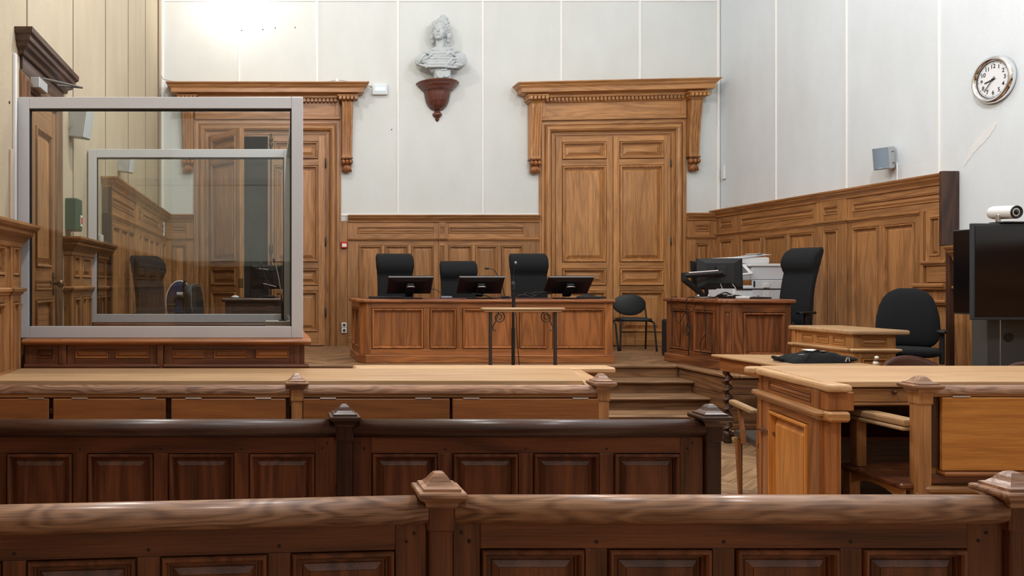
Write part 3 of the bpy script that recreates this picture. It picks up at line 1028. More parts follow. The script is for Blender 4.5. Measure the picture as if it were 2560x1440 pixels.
ZA, ZBr, ZC = 2.09, 3.256, 4.36
pw = T('pew', 'panelled oak pew with a rounded handrail, nearest row to the viewer', 'pew', (0.433, ZA, 0))
post(pw, 0.0, 0.0, 'pew', 'rail')
post(pw, 1.461, 0.0, 'pew', 'rail')
pew_section(pw, 0.034, 1.427, 0.103, 4, 0.3226, 0.266, 'pew', 'rail')
pw = T('pew', 'panelled oak pew set slightly askew, nearest row towards the left wall', 'pew', (0.433, ZA, 0), rz=R(5.0))
pew_section(pw, -2.05, -0.036, -0.115 - 0.266 - 0.3226 * 5, 6, 0.3226, 0.266, 'pew', 'rail')
post(pw, -2.085, 0.0, 'pew', 'rail')
pw = T('pew', 'dark panelled oak pew in the second row ending at the aisle', 'pew', (0.2986, ZBr, 0))
post(pw, 0.0, 0.0, 'dark', 'dark')
post(pw, 1.4534, 0.0, 'dark', 'dark')
pew_section(pw, 0.034, 1.42, 0.108, 4, 0.3197, 0.262, 'pew', 'dark')
pw = T('pew', 'dark panelled oak pew in the second row towards the left wall', 'pew', (0.2986, ZBr, 0))
pew_section(pw, -1.90, -0.034, -0.3774 - 0.3197 * 4, 5, 0.3197, 0.262, 'pew', 'dark')
post(pw, -1.93, 0.0, 'dark', 'rail')


# third row: low screen with hinged writing flaps
def hinge(p, x, y, z, w_=0.085):
    B(p, 'hinge', M_SILVER, x - w_ / 2, x + w_ / 2, y - 0.004, y + 0.004, z - 0.004, z + 0.003, 0.001)


def half_rail(p, x0, x1, tone, z=0.972, r=0.038):
    prof = [(-0.034, z - 0.004)] + [(-0.034 + 0.0, z + 0.004)] + [(0.03 * math.cos(a) - 0.004, z + 0.004 + 0.034 * math.sin(a)) for a in [PI - 0.1 - i * (PI - 0.2) / 9 for i in range(10)]] + [(0.03, z - 0.004)]
    M(p, 'handrail', wood(tone, 'x'), *rail_geo(x0, x1, prof), smooth=False)


k3 = ZC / F
sx = lambda px: (px - 672) * k3
fr = T('bench_screen', 'low oak screen with hinged writing flaps below the long desk', 'bench', (0, ZC, 0))
post(fr, sx(742), 0, 'oak', 'rail')
post(fr, sx(1503), 0, 'oak', 'rail')
for a, b in ((-1.60, sx(724)), (sx(757), sx(1490))):
    half_rail(fr, a, b, 'rail')
    B(fr, 'rail', wood('oak', 'x'), a, b, -0.026, 0.03, 0.945, 0.969, 0.002)
    B(fr, 'backboard', wood('dark', 'x'), a, b, 0.005, 0.03, 0.0, 0.945, 0)
    B(fr, 'rail', wood('pew', 'x'), a, b, -0.02, 0.01, 0.0, 0.45, 0.004)
for a, b, hs in ((-200, 126, (95,)), (137, 416, (203, 373)), (430, 714, (485, 658)), (757, 1121, (819, 1055)), (1128, 1490, (1174, 1445))):
    fo = B(fr, 'writing_flap', wood('flap', 'x'), max(-1.6, sx(a)), sx(b), -0.036, -0.018, 0.48, 0.940, 0.003)
    for h in hs:
        hinge(fo, sx(h), -0.034, 0.942, 0.085)
B(fr, 'bracket', M_BRASS, sx(127), sx(134), -0.02, 0.0, 0.86, 0.885, 0.003)


# ------------------------------------------------------------------ the two long desks
def poly_off(px, y, d=0.54):
    return None


DH = EYE - 0.543                     # top of the two long desks
ld = T('long_desk', 'long oak desk with a pale worn top in front of the glass dock', 'desk', (0, 4.9, 0))
top_poly = [(-1.56, 4.58 - 4.9), (1.755, 4.58 - 4.9), (1.93, 5.235 - 4.9), (-1.58, 5.235 - 4.9)]
M(ld, 'desk_top', wood('top', 'x'), *ext(top_poly, DH - 0.03, DH, 0.004))
M(ld, 'top_border', wood('oak', 'y'), *ext([(-1.62, -0.38), (-1.562, -0.38), (-1.582, 0.335), (-1.64, 0.335)], DH - 0.03, DH - 0.001, 0.008))
M(ld, 'top_border', wood('top', 'y'), *ext([(1.738, -0.40), (1.80, -0.44), (1.86, -0.44), (2.00, 0.335), (1.933, 0.335)], DH - 0.045, DH - 0.010, 0.010))
B(ld, 'apron', wood('dark', 'x'), -1.5, 1.68, -0.305, -0.28, DH - 0.15, DH - 0.031, 0.003)
# raised front ledge of the desk, facing the judges
lg = B(ld, 'front_ledge', wood('top', 'x'), 0.55, 2.22, 0.34, 0.50, DH - 0.034, DH + 0.004, 0.010)
B(ld, 'front_board', wood('oak', 'x'), 0.60, 2.16, 0.375, 0.47, 0.02, DH - 0.034, 0.003)
B(ld, 'front_board', wood('oak', 'x'), -1.6, 0.60, 0.375, 0.40, 0.02, DH - 0.034, 0.003)
B(ld, 'end_board', wood('oak', 'z'), 1.68, 1.72, -0.38, 0.38, 0.02, DH - 0.03, 0.004)
B(ld, 'end_board', wood('oak', 'z'), -1.55, -1.51, -0.38, 0.38, 0.02, DH - 0.03, 0.004)
B(ld, 'shelf', wood('pew', 'x'), -1.5, 1.68, 0.0, 0.37, 0.6, 0.62, 0.002)

# right desk, its left end facing the aisle
rd = T('long_desk', 'long oak desk with drawers and a dark kneehole on the right of the aisle', 'desk', (3.0, 4.5, 0))
e0, e1 = Vector((0.03, -0.08)), Vector((0.215, 0.80))      # front and back corner of the slanted end
M(rd, 'desk_top', wood('top', 'x'), *ext([(0.15, 0.045), (3.9, 0.045), (3.9, 0.90), (0.235, 0.90), (0.07, 0.05)], DH - 0.035, DH, 0.006))
M(rd, 'top_border', wood('top', 'y'), *ext([(0.0, -0.085), (0.03, -0.10), (0.13, -0.10), (0.135, 0.043), (0.068, 0.048), (0.222, 0.845), (0.14, 0.79)], DH - 0.045, DH - 0.002, 0.014))
M(rd, 'top_border', wood('top', 'x'), *ext([(0.143, 0.80), (0.225, 0.85), (0.232, 0.905), (0.16, 0.905), (0.115, 0.875), (0.10, 0.835)], DH - 0.045, DH - 0.002, 0.012))
# end panel: its own frame, turned along the slanted end
ang = math.atan2(0.80 - 0.0, 0.165)
endp = T('end_panel', parent=rd)
endp.location = (0.175, 0.775, 0)
endp.rotation_euler = (0, 0, ang - PI)
Lend = 0.80
framed(endp, 0.0, Lend, 0.86, DH - 0.046, 0.0, 0.03, [(0.885, 0.935, [(0.10, Lend - 0.10)])], 'bench', s=0.6)
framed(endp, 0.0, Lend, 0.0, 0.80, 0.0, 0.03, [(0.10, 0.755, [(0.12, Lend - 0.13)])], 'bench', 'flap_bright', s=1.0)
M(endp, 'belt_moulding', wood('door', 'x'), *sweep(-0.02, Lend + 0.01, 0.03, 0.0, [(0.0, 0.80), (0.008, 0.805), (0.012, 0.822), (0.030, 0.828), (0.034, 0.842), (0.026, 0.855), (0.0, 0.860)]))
B(endp, 'corner_post', wood('bench', 'z'), -0.055, -0.012, -0.002, 0.05, 0.0, DH - 0.046, 0.004)
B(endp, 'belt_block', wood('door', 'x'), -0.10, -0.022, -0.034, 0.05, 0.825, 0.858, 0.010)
# front post and kneehole
B(rd, 'post', wood('bench', 'z'), 0.035, 0.098, -0.065, 0.0, 0.0, 0.80, 0.004)
B(rd, 'post', wood('bench', 'z'), 0.020, 0.16, -0.075, 0.02, 0.86, DH - 0.046, 0.004)
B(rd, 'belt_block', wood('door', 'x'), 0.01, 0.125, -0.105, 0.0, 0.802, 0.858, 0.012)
B(rd, 'drawer_rail', wood('oak', 'x'), 0.16, 3.9, 0.06, 0.09, 0.87, 0.885, 0.003)
B(rd, 'apron', wood('dark', 'x'), 0.145, 3.9, 0.09, 0.11, 0.86, DH - 0.036, 0.0)
for i in range(4):
    dr = B(rd, 'drawer', wood('oak', 'x'), 0.185 + i * 0.92, 1.06 + i * 0.92, 0.062, 0.088, 0.888, DH - 0.042, 0.003)
    M(dr, 'knob', wood('dark', 'x'), *ball((0.475 + i * 0.92, 0.052, 0.945), 0.012, 10, 6), smooth=True)
B(rd, 'backboard', wood('dark', 'x'), 0.2, 3.9, 0.80, 0.83, 0.0, DH - 0.04, 0)
B(rd, 'shelf', wood('pew', 'x'), 0.15, 3.9, 0.45, 0.80, 0.60, 0.622, 0.002)
B(endp, 'inner_panel', wood('dark', 'z'), 0.0, Lend, 0.031, 0.045, 0.0, DH - 0.05, 0)

# flap bench drawn up to the right desk
ZB4 = 4.25
fb = T('flap_bench', 'oak bench with arms and a bright hinged flap on its back', 'bench', (0, ZB4, 0))
bx0 = PX(2301, ZB4)
post(fb, bx0, 0.0, 'oak', 'rail', half=0.039, k=1.18)
half_rail(fb, bx0 + 0.03, 5.6, 'rail', 0.985)
B(fb, 'rail', wood('oak', 'x'), bx0 + 0.03, 5.6, -0.026, 0.03, 0.965, 0.986, 0.002)
B(fb, 'stile', wood('dark', 'z'), bx0 + 0.03, 3.465, -0.012, 0.02, 0.60, 0.965, 0.002)
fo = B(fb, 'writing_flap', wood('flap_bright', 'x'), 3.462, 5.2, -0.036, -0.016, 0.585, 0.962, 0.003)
hinge(fo, 3.56, -0.034, 0.966, 0.09)
B(fb, 'backboard', wood('oak', 'x'), bx0 + 0.03, 5.6, 0.0, 0.025, 0.50, 0.965, 0)
B(fb, 'flap_ledge', wood('flap', 'x'), 3.46, 5.4, -0.06, 0.0, 0.562, 0.582, 0.006)
B(fb, 'rail', wood('pew', 'x'), bx0 + 0.035, 5.6, -0.02, 0.02, 0.515, 0.562, 0.004)
B(fb, 'rail', wood('oak', 'x'), bx0 + 0.0, 5.6, -0.045, 0.01, 0.468, 0.505, 0.012)
B(fb, 'rail', wood('bench', 'x'), bx0, 5.6, -0.03, 0.01, 0.34, 0.466, 0.004)
B(fb, 'seat', wood('pew', 'x'), bx0 - 0.10, 5.6, 0.0, 0.50, 0.480, 0.512, 0.010)
arm = M(fb, 'arm', wood('top', 'y'), *ext([(bx0 - 0.06, 0.03), (bx0 + 0.03, 0.03), (bx0 + 0.03, 0.46), (bx0 + 0.01, 0.50), (bx0 - 0.05, 0.50), (bx0 - 0.07, 0.47)], 0.800, 0.838, 0.010))
M(arm, 'arm_moulding', wood('pale', 'y'), *ext([(bx0 - 0.072, 0.03), (bx0 + 0.02, 0.03), (bx0 + 0.02, 0.47), (bx0 - 0.06, 0.49), (bx0 - 0.072, 0.47)], 0.778, 0.798, 0.008))
B(fb, 'arm_post', wood('oak', 'z'), bx0 - 0.055, bx0 + 0.0, 0.38, 0.44, 0.512, 0.778, 0.004)
B(fb, 'leg', wood('oak', 'z'), bx0 - 0.08, bx0 - 0.02, 0.40, 0.46, 0.0, 0.48, 0.004)
B(fb, 'leg', wood('oak', 'z'), bx0 - 0.04, bx0 + 0.03, -0.03, 0.03, 0.0, 0.47, 0.004)
# curved end apron
v, f = [], []
for i in range(11):
    t_ = i / 10
    zlow = 0.39 + 0.07 * (4 * t_ * (1 - t_))
    for xx in (bx0 - 0.075, bx0 - 0.045):
        v += [(xx, 0.0 + 0.46 * t_, zlow), (xx, 0.0 + 0.46 * t_, 0.482)]
for i in range(10):
    a = 4 * i
    for q0, q1 in ((0, 1), (2, 3), (0, 2), (1, 3)):
        f.append((a + q0, a + q1, a + 4 + q1, a + 4 + q0))
M(fb, 'apron', wood('oak', 'y'), v, f)

# ------------------------------------------------------------------ the dock and its glass cage
DY = 5.40
dk = T('dock', 'panelled oak dock below the glass cage', 'dock', (0, DY, 0))
kx = DY / F
dx = lambda px: (px - 672) * kx
B(dk, 'wall_board', wood('pew', 'x'), XL + 0.06, 0.215, 0.015, 0.05, 0.0, 1.15, 0)
framed(dk, XL + 0.075, dx(147), 0.985, 1.15, -0.004, 0.02, [(1.055, 1.112, [(dx(94), dx(133))])], 'pew', s=0.5)
framed(dk, dx(168), dx(392), 0.985, 1.15, -0.004, 0.02, [(1.055, 1.112, [(dx(188), dx(271)), (dx(289), dx(374))])], 'pew', 'bench', s=0.55)
framed(dk, dx(410), dx(752), 0.985, 1.15, -0.004, 0.02, [(1.055, 1.112, [(dx(430), dx(515)), (dx(534), dx(619)), (dx(639), dx(724))])], 'pew', 'bench', s=0.55)
B(dk, 'pilaster', wood('pew', 'z'), dx(148), dx(167), -0.022, 0.02, 0.985, 1.15, 0.004)
B(dk, 'pilaster', wood('pew', 'z'), dx(393), dx(409), -0.022, 0.02, 0.985, 1.15, 0.004)
B(dk, 'corner_post', wood('pew', 'z'), 0.205, 0.235, -0.01, 0.05, 0.0, 1.15, 0.004)
for a, b in ((XL + 0.075, dx(392)), (dx(410), 0.245)):
    M(dk, 'base_moulding', wood('pew', 'x'), *sweep(a, b, 0.02, -0.004, [(0, 0.985), (0.02, 0.99), (0.024, 1.005), (0.012, 1.018), (0, 1.02)], False, True))
LED = [(-0.02, 1.142), (-0.045, 1.150), (-0.058, 1.160), (-0.062, 1.170), (-0.055, 1.180), (-0.03, 1.185), (0.5, 1.185), (0.5, 1.142)]
for a, b in ((XL + 0.07, dx(157)), (dx(157) + 0.001, dx(402)), (dx(402) + 0.001, 0.275)):
    M(dk, 'ledge', wood('bench', 'x'), *rail_geo(a, b, LED))
B(dk, 'wall_board', wood('pew', 'y'), 0.17, 0.205, 0.05, 2.20, PLAT if False else 0.0, 1.15, 0)
B(dk, 'ledge', wood('bench', 'y'), 0.10, 0.275, 0.5, 2.28, 1.142, 1.185, 0.012)
B(dk, 'wall_board', wood('pew', 'x'), XL + 0.06, 0.17, 2.14, 2.20, 0.0, 1.142, 0)
B(dk, 'ledge', wood('pew', 'x'), XL + 0.07, 0.275, 2.05, 2.30, 1.142, 1.184, 0.012)

cg = T('glass_cage', 'grey aluminium framed glass cage standing on the dock', 'glass cage', (0, 0, 0))
FW = 0.077
CX0, CX1, CZ0, CZ1 = XL + 0.01, 0.228, 1.186, 2.788


def pane_frame(x0, x1, y, z0, z1, dpt, wl_=FW):
    B(cg, 'post', M_ALU, x0, x0 + wl_, y, y + dpt, z0, z1, 0.003)
    B(cg, 'post', M_ALU, x1 - FW, x1, y, y + dpt, z0, z1, 0.003)
    B(cg, 'rail', M_ALU, x0 + wl_ + 0.0005, x1 - FW - 0.0005, y, y + dpt, z1 - FW, z1, 0.003)
    B(cg, 'rail', M_ALU, x0 + wl_ + 0.0005, x1 - FW - 0.0005, y, y + dpt, z0, z0 + FW, 0.003)
    g_ = 0.009
    a, b, c, d = x0 + wl_, x1 - FW, z0 + FW, z1 - FW
    M(cg, 'gasket', M_GASKET, *join(bx(a, b, y + 0.008, y + dpt - 0.008, d - g_, d, 0), bx(a, a + g_ * 0.6, y + 0.008, y + dpt - 0.008, c, d, 0), bx(b - g_, b, y + 0.008, y + dpt - 0.008, c, d, 0)))
    B(cg, 'glass_pane', M_GLASS, a - 0.01, b + 0.01, y + dpt / 2 - 0.006, y + dpt / 2 + 0.006, c - 0.01, d + 0.01, 0)


pane_frame(CX0, CX1, DY + 0.05, CZ0, CZ1, 0.06)
pane_frame(CX0 + 0.005, CX1 - 0.01, 7.56, CZ0 + 0.002, CZ1 - 0.002, 0.06)
# right side of the cage
B(cg, 'rail', M_ALU, CX1 - 0.065, CX1 - 0.005, DY + 0.11, 7.56, CZ1 - FW, CZ1 - 0.001, 0.003)
B(cg, 'rail', M_ALU, CX1 - 0.065, CX1 - 0.005, DY + 0.11, 7.56, CZ0, CZ0 + FW, 0.003)
B(cg, 'glass_pane', M_GLASS, CX1 - 0.041, CX1 - 0.029, DY + 0.11, 7.56, CZ0 + FW, CZ1 - FW, 0)

bxm = tag(B(None, 'white_box', M_PAPER, PX(664, 5.85), PX(733, 5.85), 5.72, 5.86, 1.186, 1.285, 0.004), 'white box on the dock ledge holding a gooseneck microphone', 'box')
mc = T('gooseneck_microphone', 'black and silver gooseneck microphone inside the glass cage', 'microphone', (PX(707, 5.79), 5.79, 1.286))
M(mc, 'base', M_BLACK, *lathe([(0.03, 0), (0.028, 0.006), (0.012, 0.01)], 14))
M(mc, 'sleeve', M_BLACK, *tube([(0, 0, 0.008), (-0.004, 0, 0.08), (-0.010, 0, 0.18)], [0.011, 0.009, 0.006], 8), smooth=True)
M(mc, 'neck', M_SILVER, *tube(curve_pts([(-0.010, 0, 0.17), (-0.03, 0, 0.30), (-0.052, 0, 0.395), (-0.060, 0, 0.415)], 6), 0.0042, 8), smooth=True)
M(mc, 'head', M_BLACK, *tube([(-0.060, 0, 0.41), (-0.064, 0, 0.428), (-0.066, -0.003, 0.44)], [0.006, 0.010, 0.006], 10), smooth=True)


# ------------------------------------------------------------------ judges' bench
def face(p, name, A, B_):
    """an upright panelled face from A to B (left to right seen from outside)"""
    e = T(name, parent=p)
    d = Vector(B_) - Vector(A)
    e.location = (A[0], A[1], 0)
    e.rotation_euler = (0, 0, math.atan2(d.y, d.x))
    return e, d.length


k4 = 10.05 / F
jx = lambda px: (px - 672) * k4
jb = T('judges_bench', "long oak judges' bench with five front panels on the platform", 'bench', (0, 10.05, PLAT))
x0, x1, xc = jx(916), jx(1532), 0.075
M(jb, 'bench_top', wood('bench', 'x'), *ext([(x0 - 0.03, -0.035), (x1 + 0.02, -0.035), (x1 + 0.02, 1.05), (x0 - xc - 0.04, 1.05), (x0 - xc - 0.04, 0.05)], 0.742, 0.780, 0.012))
M(jb, 'leather_inlay', M_REDLEA, *ext([(x0 + 0.05, 0.07), (x1 - 0.08, 0.07), (x1 - 0.08, 0.98), (x0 + 0.02, 0.98)], 0.781, 0.783, 0))
B(jb, 'core', wood('dark', 'x'), x0, x1 - 0.01, 0.031, 1.0, 0.02, 0.742, 0)
framed(jb, x0, x1, 0.105, 0.742, 0.0, 0.03, [(0.175, 0.672, [(jx(929), jx(1059)), (jx(1074), jx(1141)), (jx(1156), jx(1284)), (jx(1298), jx(1368)), (jx(1381), jx(1512))])], 'bench', 'bench', s=1.0, style='flat', axis='z')
B(jb, 'plinth', wood('bench', 'x'), x0 - 0.012, x1 + 0.015, -0.03, 0.03, 0.0, 0.104, 0.008)
e, L_ = face(jb, 'corner_face', (x0 - xc, 0.085), (x0, 0.0))
B(e, 'stile', wood('bench', 'z'), 0, L_, 0, 0.03, 0.105, 0.742, 0.004)
B(e, 'plinth', wood('bench', 'x'), -0.01, L_ + 0.01, -0.028, 0.03, 0, 0.104, 0.008)
e, L_ = face(jb, 'end_face', (x0 - xc, 1.0), (x0 - xc, 0.085))
framed(e, 0, L_, 0.105, 0.742, 0, 0.03, [(0.175, 0.672, [(0.07, 0.42), (0.50, 0.85)])], 'bench', s=0.9, style='flat')
B(e, 'plinth', wood('bench', 'x'), -0.01, L_ + 0.01, -0.028, 0.03, 0, 0.104, 0.008)


# ------------------------------------------------------------------ chairs
def copy_thing(root, loc, rz, label):
    """copy a thing with its parts and their sub-parts"""
    r = root.copy()
    COL.objects.link(r)
    r.location, r.rotation_euler = loc, (0, 0, rz)
    r['label'] = label
    for ch in list(root.children):
        c_ = ch.copy()
        COL.objects.link(c_)
        c_.parent = r
        for gc in list(ch.children):
            g2 = gc.copy()
            COL.objects.link(g2)
            g2.parent = c_
    return r


def chair_base(t, top):
    M(t, 'column', M_BLACK, *lathe([(0.03, 0.08), (0.03, 0.25), (0.02, 0.26), (0.02, top)], 12))
    for i in range(5):
        a = 2 * PI * i / 5 + 0.3
        g = xf(bx(0.02, 0.30, -0.022, 0.022, 0.065, 0.095, 0.006), rotz(a))
        lg = M(t, 'base_leg', M_BLACK, *g)
        M(lg, 'caster', M_BLACK, *xf(lathe([(0.03, -0.02), (0.032, 0), (0.03, 0.02)], 12), Matrix.Translation((0.29 * math.cos(a), 0.29 * math.sin(a), 0.032)) @ rotz(a) @ rotx(PI / 2)))


def arms(t, w_, z, y0, y1, mat=None):
    for s in (-1, 1):
        o = M(t, 'armrest', mat or M_BLACK, *ext([(s * w_ - 0.04, y0 + 0.02), (s * w_ - 0.02, y0), (s * w_ + 0.02, y0), (s * w_ + 0.04, y0 + 0.02), (s * w_ + 0.04, y1 - 0.03), (s * w_ + 0.02, y1), (s * w_ - 0.02, y1), (s * w_ - 0.04, y1 - 0.03)], z, z + 0.03, 0.010))
        M(o, 'arm_support', M_BLACK, *bx(s * w_ - 0.02, s * w_ + 0.02, (y0 + y1) / 2 - 0.03, (y0 + y1) / 2 + 0.03, 0.36, z, 0.008))


def high_back(name, label, loc, rz, H=1.40, w_=0.25, group=None, rec=0.14):
    """high-backed office chair facing -y"""
    t = T(name, label, 'chair', loc, rz, group)
    z0, secs = 0.40, []
    n = 30
    for i in range(n + 1):
        s = i / n
        z = z0 + (H - z0) * s
        y = 0.23 - 0.045 * math.sin(s * PI * 0.9) + rec * s * s
        th = 0.045
        ww = w_ * (0.86 + 0.14 * min(1, s * 3)) - 0.012 * math.sin(s * PI * 0.95) * (s < 0.78)
        if s > 0.70:
            q_ = (s - 0.70) / 0.30
            th += 0.045 * max(0.0, math.sin(q_ * PI)) ** 0.7
            y -= 0.06 * math.sin(q_ * PI * 0.85)
            ww += 0.004
        if s > 0.93:
            q_ = (s - 0.93) / 0.07
            th *= math.sqrt(max(0.03, 1 - q_ * q_ * 0.95))
            ww -= 0.022 * q_ * q_
        if s < 0.05:
            th *= 0.6 + 8 * s
        secs.append((0, y, z, ww, th, 6))
    M(t, 'backrest', M_FABRIC, *loft(secs, 40), smooth=True)
    M(t, 'seat', M_FABRIC, *loft([(0, 0, 0.40, 0.20, 0.20, 4), (0, 0, 0.415, 0.245, 0.24, 5), (0, 0, 0.46, 0.255, 0.25, 5), (0, 0, 0.485, 0.245, 0.24, 5), (0, 0, 0.495, 0.20, 0.2, 4)], 32), smooth=True)
    arms(t, 0.29, 0.63, -0.16, 0.12)
    chair_base(t, 0.40)
    return t


G1 = "black high-backed chairs behind the judges' bench"
c1 = high_back('office_chair', "black high-backed chair at the left end of the judges' bench", (PX(995, 11.5), 11.45, PLAT), R(3), 1.405, 0.262, G1)
c2 = high_back('office_chair', "lower black high-backed chair in the middle of the judges' bench", (PX(1154, 11.5), 11.5, PLAT), R(-3), 1.30, 0.258, G1)
c3 = copy_thing(c1, (PX(1330, 11.5), 11.45, PLAT), R(-4), "black high-backed chair at the judges' bench before the closed double door")
c4 = high_back('office_chair', 'tall black high-backed chair turned sideways beside the white copier', (5.99, 9.55, PLAT), R(-68), 1.40, 0.20, None, 0.22)
c5 = high_back('office_chair', 'tall black high-backed chair seen through the glass cage', (-1.17, 9.0, PLAT), R(45), 1.29, 0.195)


def visitor(label, loc, rz):
    t = T('visitor_chair', label, 'chair', loc, rz, 'black visitor chairs before the closed double door')
    # oval padded back, slightly dished
    v, f = [], []
    g = ball((0, 0, 0), (0.235, 0.028, 0.165), 28, 12)
    vv = []
    for x, y, z in g[0]:
        e_ = 2.6
        vv.append((x * 1.02, 0.22 + y - 0.04 * (1 - (x / 0.235) ** 2) + 0.06 * z, 0.665 + z * (1.0 if z < 0 else 0.92)))
    M(t, 'backrest', M_FABRIC2, vv, g[1], smooth=True)
    M(t, 'seat', M_FABRIC2, *loft([(0, 0, 0.425, 0.20, 0.19, 3.5), (0, 0, 0.432, 0.228, 0.215, 4), (0, 0, 0.455, 0.232, 0.22, 4), (0, 0, 0.47, 0.222, 0.21, 4), (0, 0, 0.476, 0.18, 0.17, 4)], 32), smooth=True)
    for s in (-1, 1):
        M(t, 'leg', M_BLACK, *tube(curve_pts([(s * 0.25, -0.245, 0.0), (s * 0.232, -0.205, 0.34), (s * 0.225, -0.19, 0.41), (s * 0.215, -0.14, 0.425)], 5), 0.0125, 8), smooth=True)
        M(t, 'leg', M_BLACK, *tube(curve_pts([(s * 0.25, 0.27, 0.0), (s * 0.238, 0.20, 0.40), (s * 0.235, 0.215, 0.56), (s * 0.222, 0.235, 0.66)], 5), 0.0125, 8), smooth=True)
        M(t, 'side_rail', M_BLACK, *tube([(s * 0.215, -0.15, 0.425), (s * 0.222, 0.2, 0.425)], 0.011, 8))
    return t


visitor("black visitor chair with an oval back between the judges' bench and the clerk's desk", (PX(1585, 12.0), 12.02, PLAT), R(-8))
visitor("black visitor chair mostly hidden behind the judges' bench", (PX(1491, 11.9), 12.0, PLAT), R(4))


# ------------------------------------------------------------------ screens and microphones on the judges' bench
def monitor(label, loc, rz, tilt, w_=0.56, h_=0.335, group=None):
    """monitor seen from behind, leaning towards -y at the top"""
    t = T('computer_monitor', label, 'monitor', loc, rz, group)
    A = Matrix.Translation((0, 0.0, 0.062)) @ rotx(tilt)
    M(t, 'housing', M_BLACK, *xf(loops_solid(w_, h_), A))
    M(t, 'top_edge', plain('edge_grey', (0.30, 0.31, 0.33), 0.35), *xf(bx(-w_ / 2, w_ / 2, -0.004, 0.008, h_ - 0.006, h_ + 0.002, 0.002), A))
    M(t, 'screen', M_SCREEN, *xf(bx(-w_ / 2 + 0.012, w_ / 2 - 0.012, 0.019, 0.022, 0.012, h_ - 0.012, 0), A))
    M(t, 'stand_neck', M_BLACK, *xf(bx(-0.05, 0.05, -0.075, -0.02, 0.02, h_ * 0.74, 0.012), A))
    hd = M(t, 'stand_handle', M_SILVER, *xf(tube(curve_pts([(-0.05, -0.08, h_ * 0.70), (-0.025, -0.085, h_ * 0.74), (0.025, -0.085, h_ * 0.74), (0.05, -0.08, h_ * 0.70)], 5), 0.006, 6), A), smooth=True)
    B(t, 'stand_foot', M_BLACK, -0.14, 0.16, -0.16, 0.08, 0.0, 0.012, 0.004)
    return t


def loops_solid(w_, h_):
    """monitor shell: thin rim, bulging back towards -y"""
    hw = w_ / 2
    v, f = loops([(-hw, hw, 0, h_, 0.02), (-hw, hw, 0, h_, 0.0), (-hw + 0.02, hw - 0.02, 0.015, h_ - 0.015, -0.008), (-hw + 0.10, hw - 0.10, 0.06, h_ - 0.06, -0.022)])
    return v, f + [(3, 2, 1, 0)]


TOPZ = PLAT + 0.784
G2 = "black monitors on the judges' bench"
m1 = monitor("black monitor seen from behind on the left of the judges' bench", (PX(1022, 10.5), 10.52, TOPZ), R(-3), R(51), group=G2)
m2 = copy_thing(m1, (PX(1196, 10.5), 10.5, TOPZ), R(-4), "black monitor seen from behind in the middle of the judges' bench")
m3 = copy_thing(m1, (PX(1411, 10.5), 10.48, TOPZ), R(-2), "black monitor seen from behind on the right of the judges' bench")
for lab, lo, w_, d_, rz in (("dark keyboard lying behind the left monitor on the judges' bench", (PX(963, 10.65), 10.62, TOPZ), 0.42, 0.14, 4), ("dark keyboard lying beside the right monitor on the judges' bench", (PX(1480, 10.6), 10.62, TOPZ), 0.34, 0.13, -4)):
    kb_ = T('keyboard', lab, 'keyboard', lo, R(rz), "keyboards on the judges' bench")
    B(kb_, 'case', M_BLACK, -w_ / 2, w_ / 2, -d_ / 2, d_ / 2, 0, 0.022, 0.006)
    g = [bx(-w_ / 2 + 0.012 + i * (w_ - 0.024) / 14, -w_ / 2 + 0.012 + (i + 0.85) * (w_ - 0.024) / 14, -d_ / 2 + 0.012 + j * (d_ - 0.024) / 5, -d_ / 2 + 0.012 + (j + 0.85) * (d_ - 0.024) / 5, 0.02, 0.027, 0.001) for i in range(14) for j in range(5)]
    tag(M(kb_, 'keys', plain('key_black', (0.03, 0.03, 0.03), 0.6), *join(*g)), kind='stuff')


def desk_mic(label, loc, ctrl, base=(0.10, 0.13), col=None):
    t = T('desk_microphone', label, 'microphone', loc, 0, 'desk microphones')
    M(t, 'base', col or M_BLACK, *ext([(-base[0] / 2, -base[1] / 2), (base[0] / 2, -base[1] / 2), (base[0] / 2 * 0.8, base[1] / 2), (-base[0] / 2 * 0.8, base[1] / 2)], 0, 0.03, 0.010))
    pts = curve_pts(ctrl, 6)
    M(t, 'neck', M_BLACK, *tube(pts, 0.005, 6), smooth=True)
    a, b = pts[-2], pts[-1]
    d = (b - a).normalized()
    M(t, 'head', M_BLACK, *tube([b - d * 0.005, b + d * 0.01, b + d * 0.045, b + d * 0.052], [0.006, 0.013, 0.013, 0.006], 10), smooth=True)


desk_mic("gooseneck microphone bending left in the middle of the judges' bench", (PX(1262, 10.7), 10.7, TOPZ), [(0, 0, 0.02), (-0.03, 0, 0.14), (-0.10, 0, 0.31), (-0.15, 0.0, 0.375), (-0.21, 0, 0.385)])
desk_mic("low gooseneck microphone with a grey base between two judges' monitors", (PX(1112, 10.6), 10.55, TOPZ), [(0, 0, 0.02), (-0.05, 0, 0.06), (-0.13, 0.02, 0.115), (-0.20, 0.03, 0.12)], (0.14, 0.14), plain('mic_grey', (0.20, 0.22, 0.25), 0.4))


def cable(label, pts, r=0.004, mat=None, group='loose cables', n=6):
    return tag(M(None, 'cable', mat or M_CABLE, *tube(curve_pts(pts, n), r, 6), smooth=True), label, 'cable', group)


zt = TOPZ + 0.008
loopp = [(3.18 + 0.13 * math.cos(a) + 0.02 * a, 10.35 + 0.10 * math.sin(a), zt + 0.012 * a / 3 + 0.03 * abs(math.sin(a * 1.3))) for a in [i * 0.6 for i in range(26)]]
cable("tangled black cable lying on the judges' bench", loopp, 0.006)
cable("black cable trailing beside the middle monitor on the judges' bench", [(2.55, 10.3, zt + 0.06), (2.7, 10.28, zt + 0.04), (2.82, 10.3, zt + 0.0), (2.98, 10.32, zt + 0.02), (3.08, 10.34, zt)], 0.007)

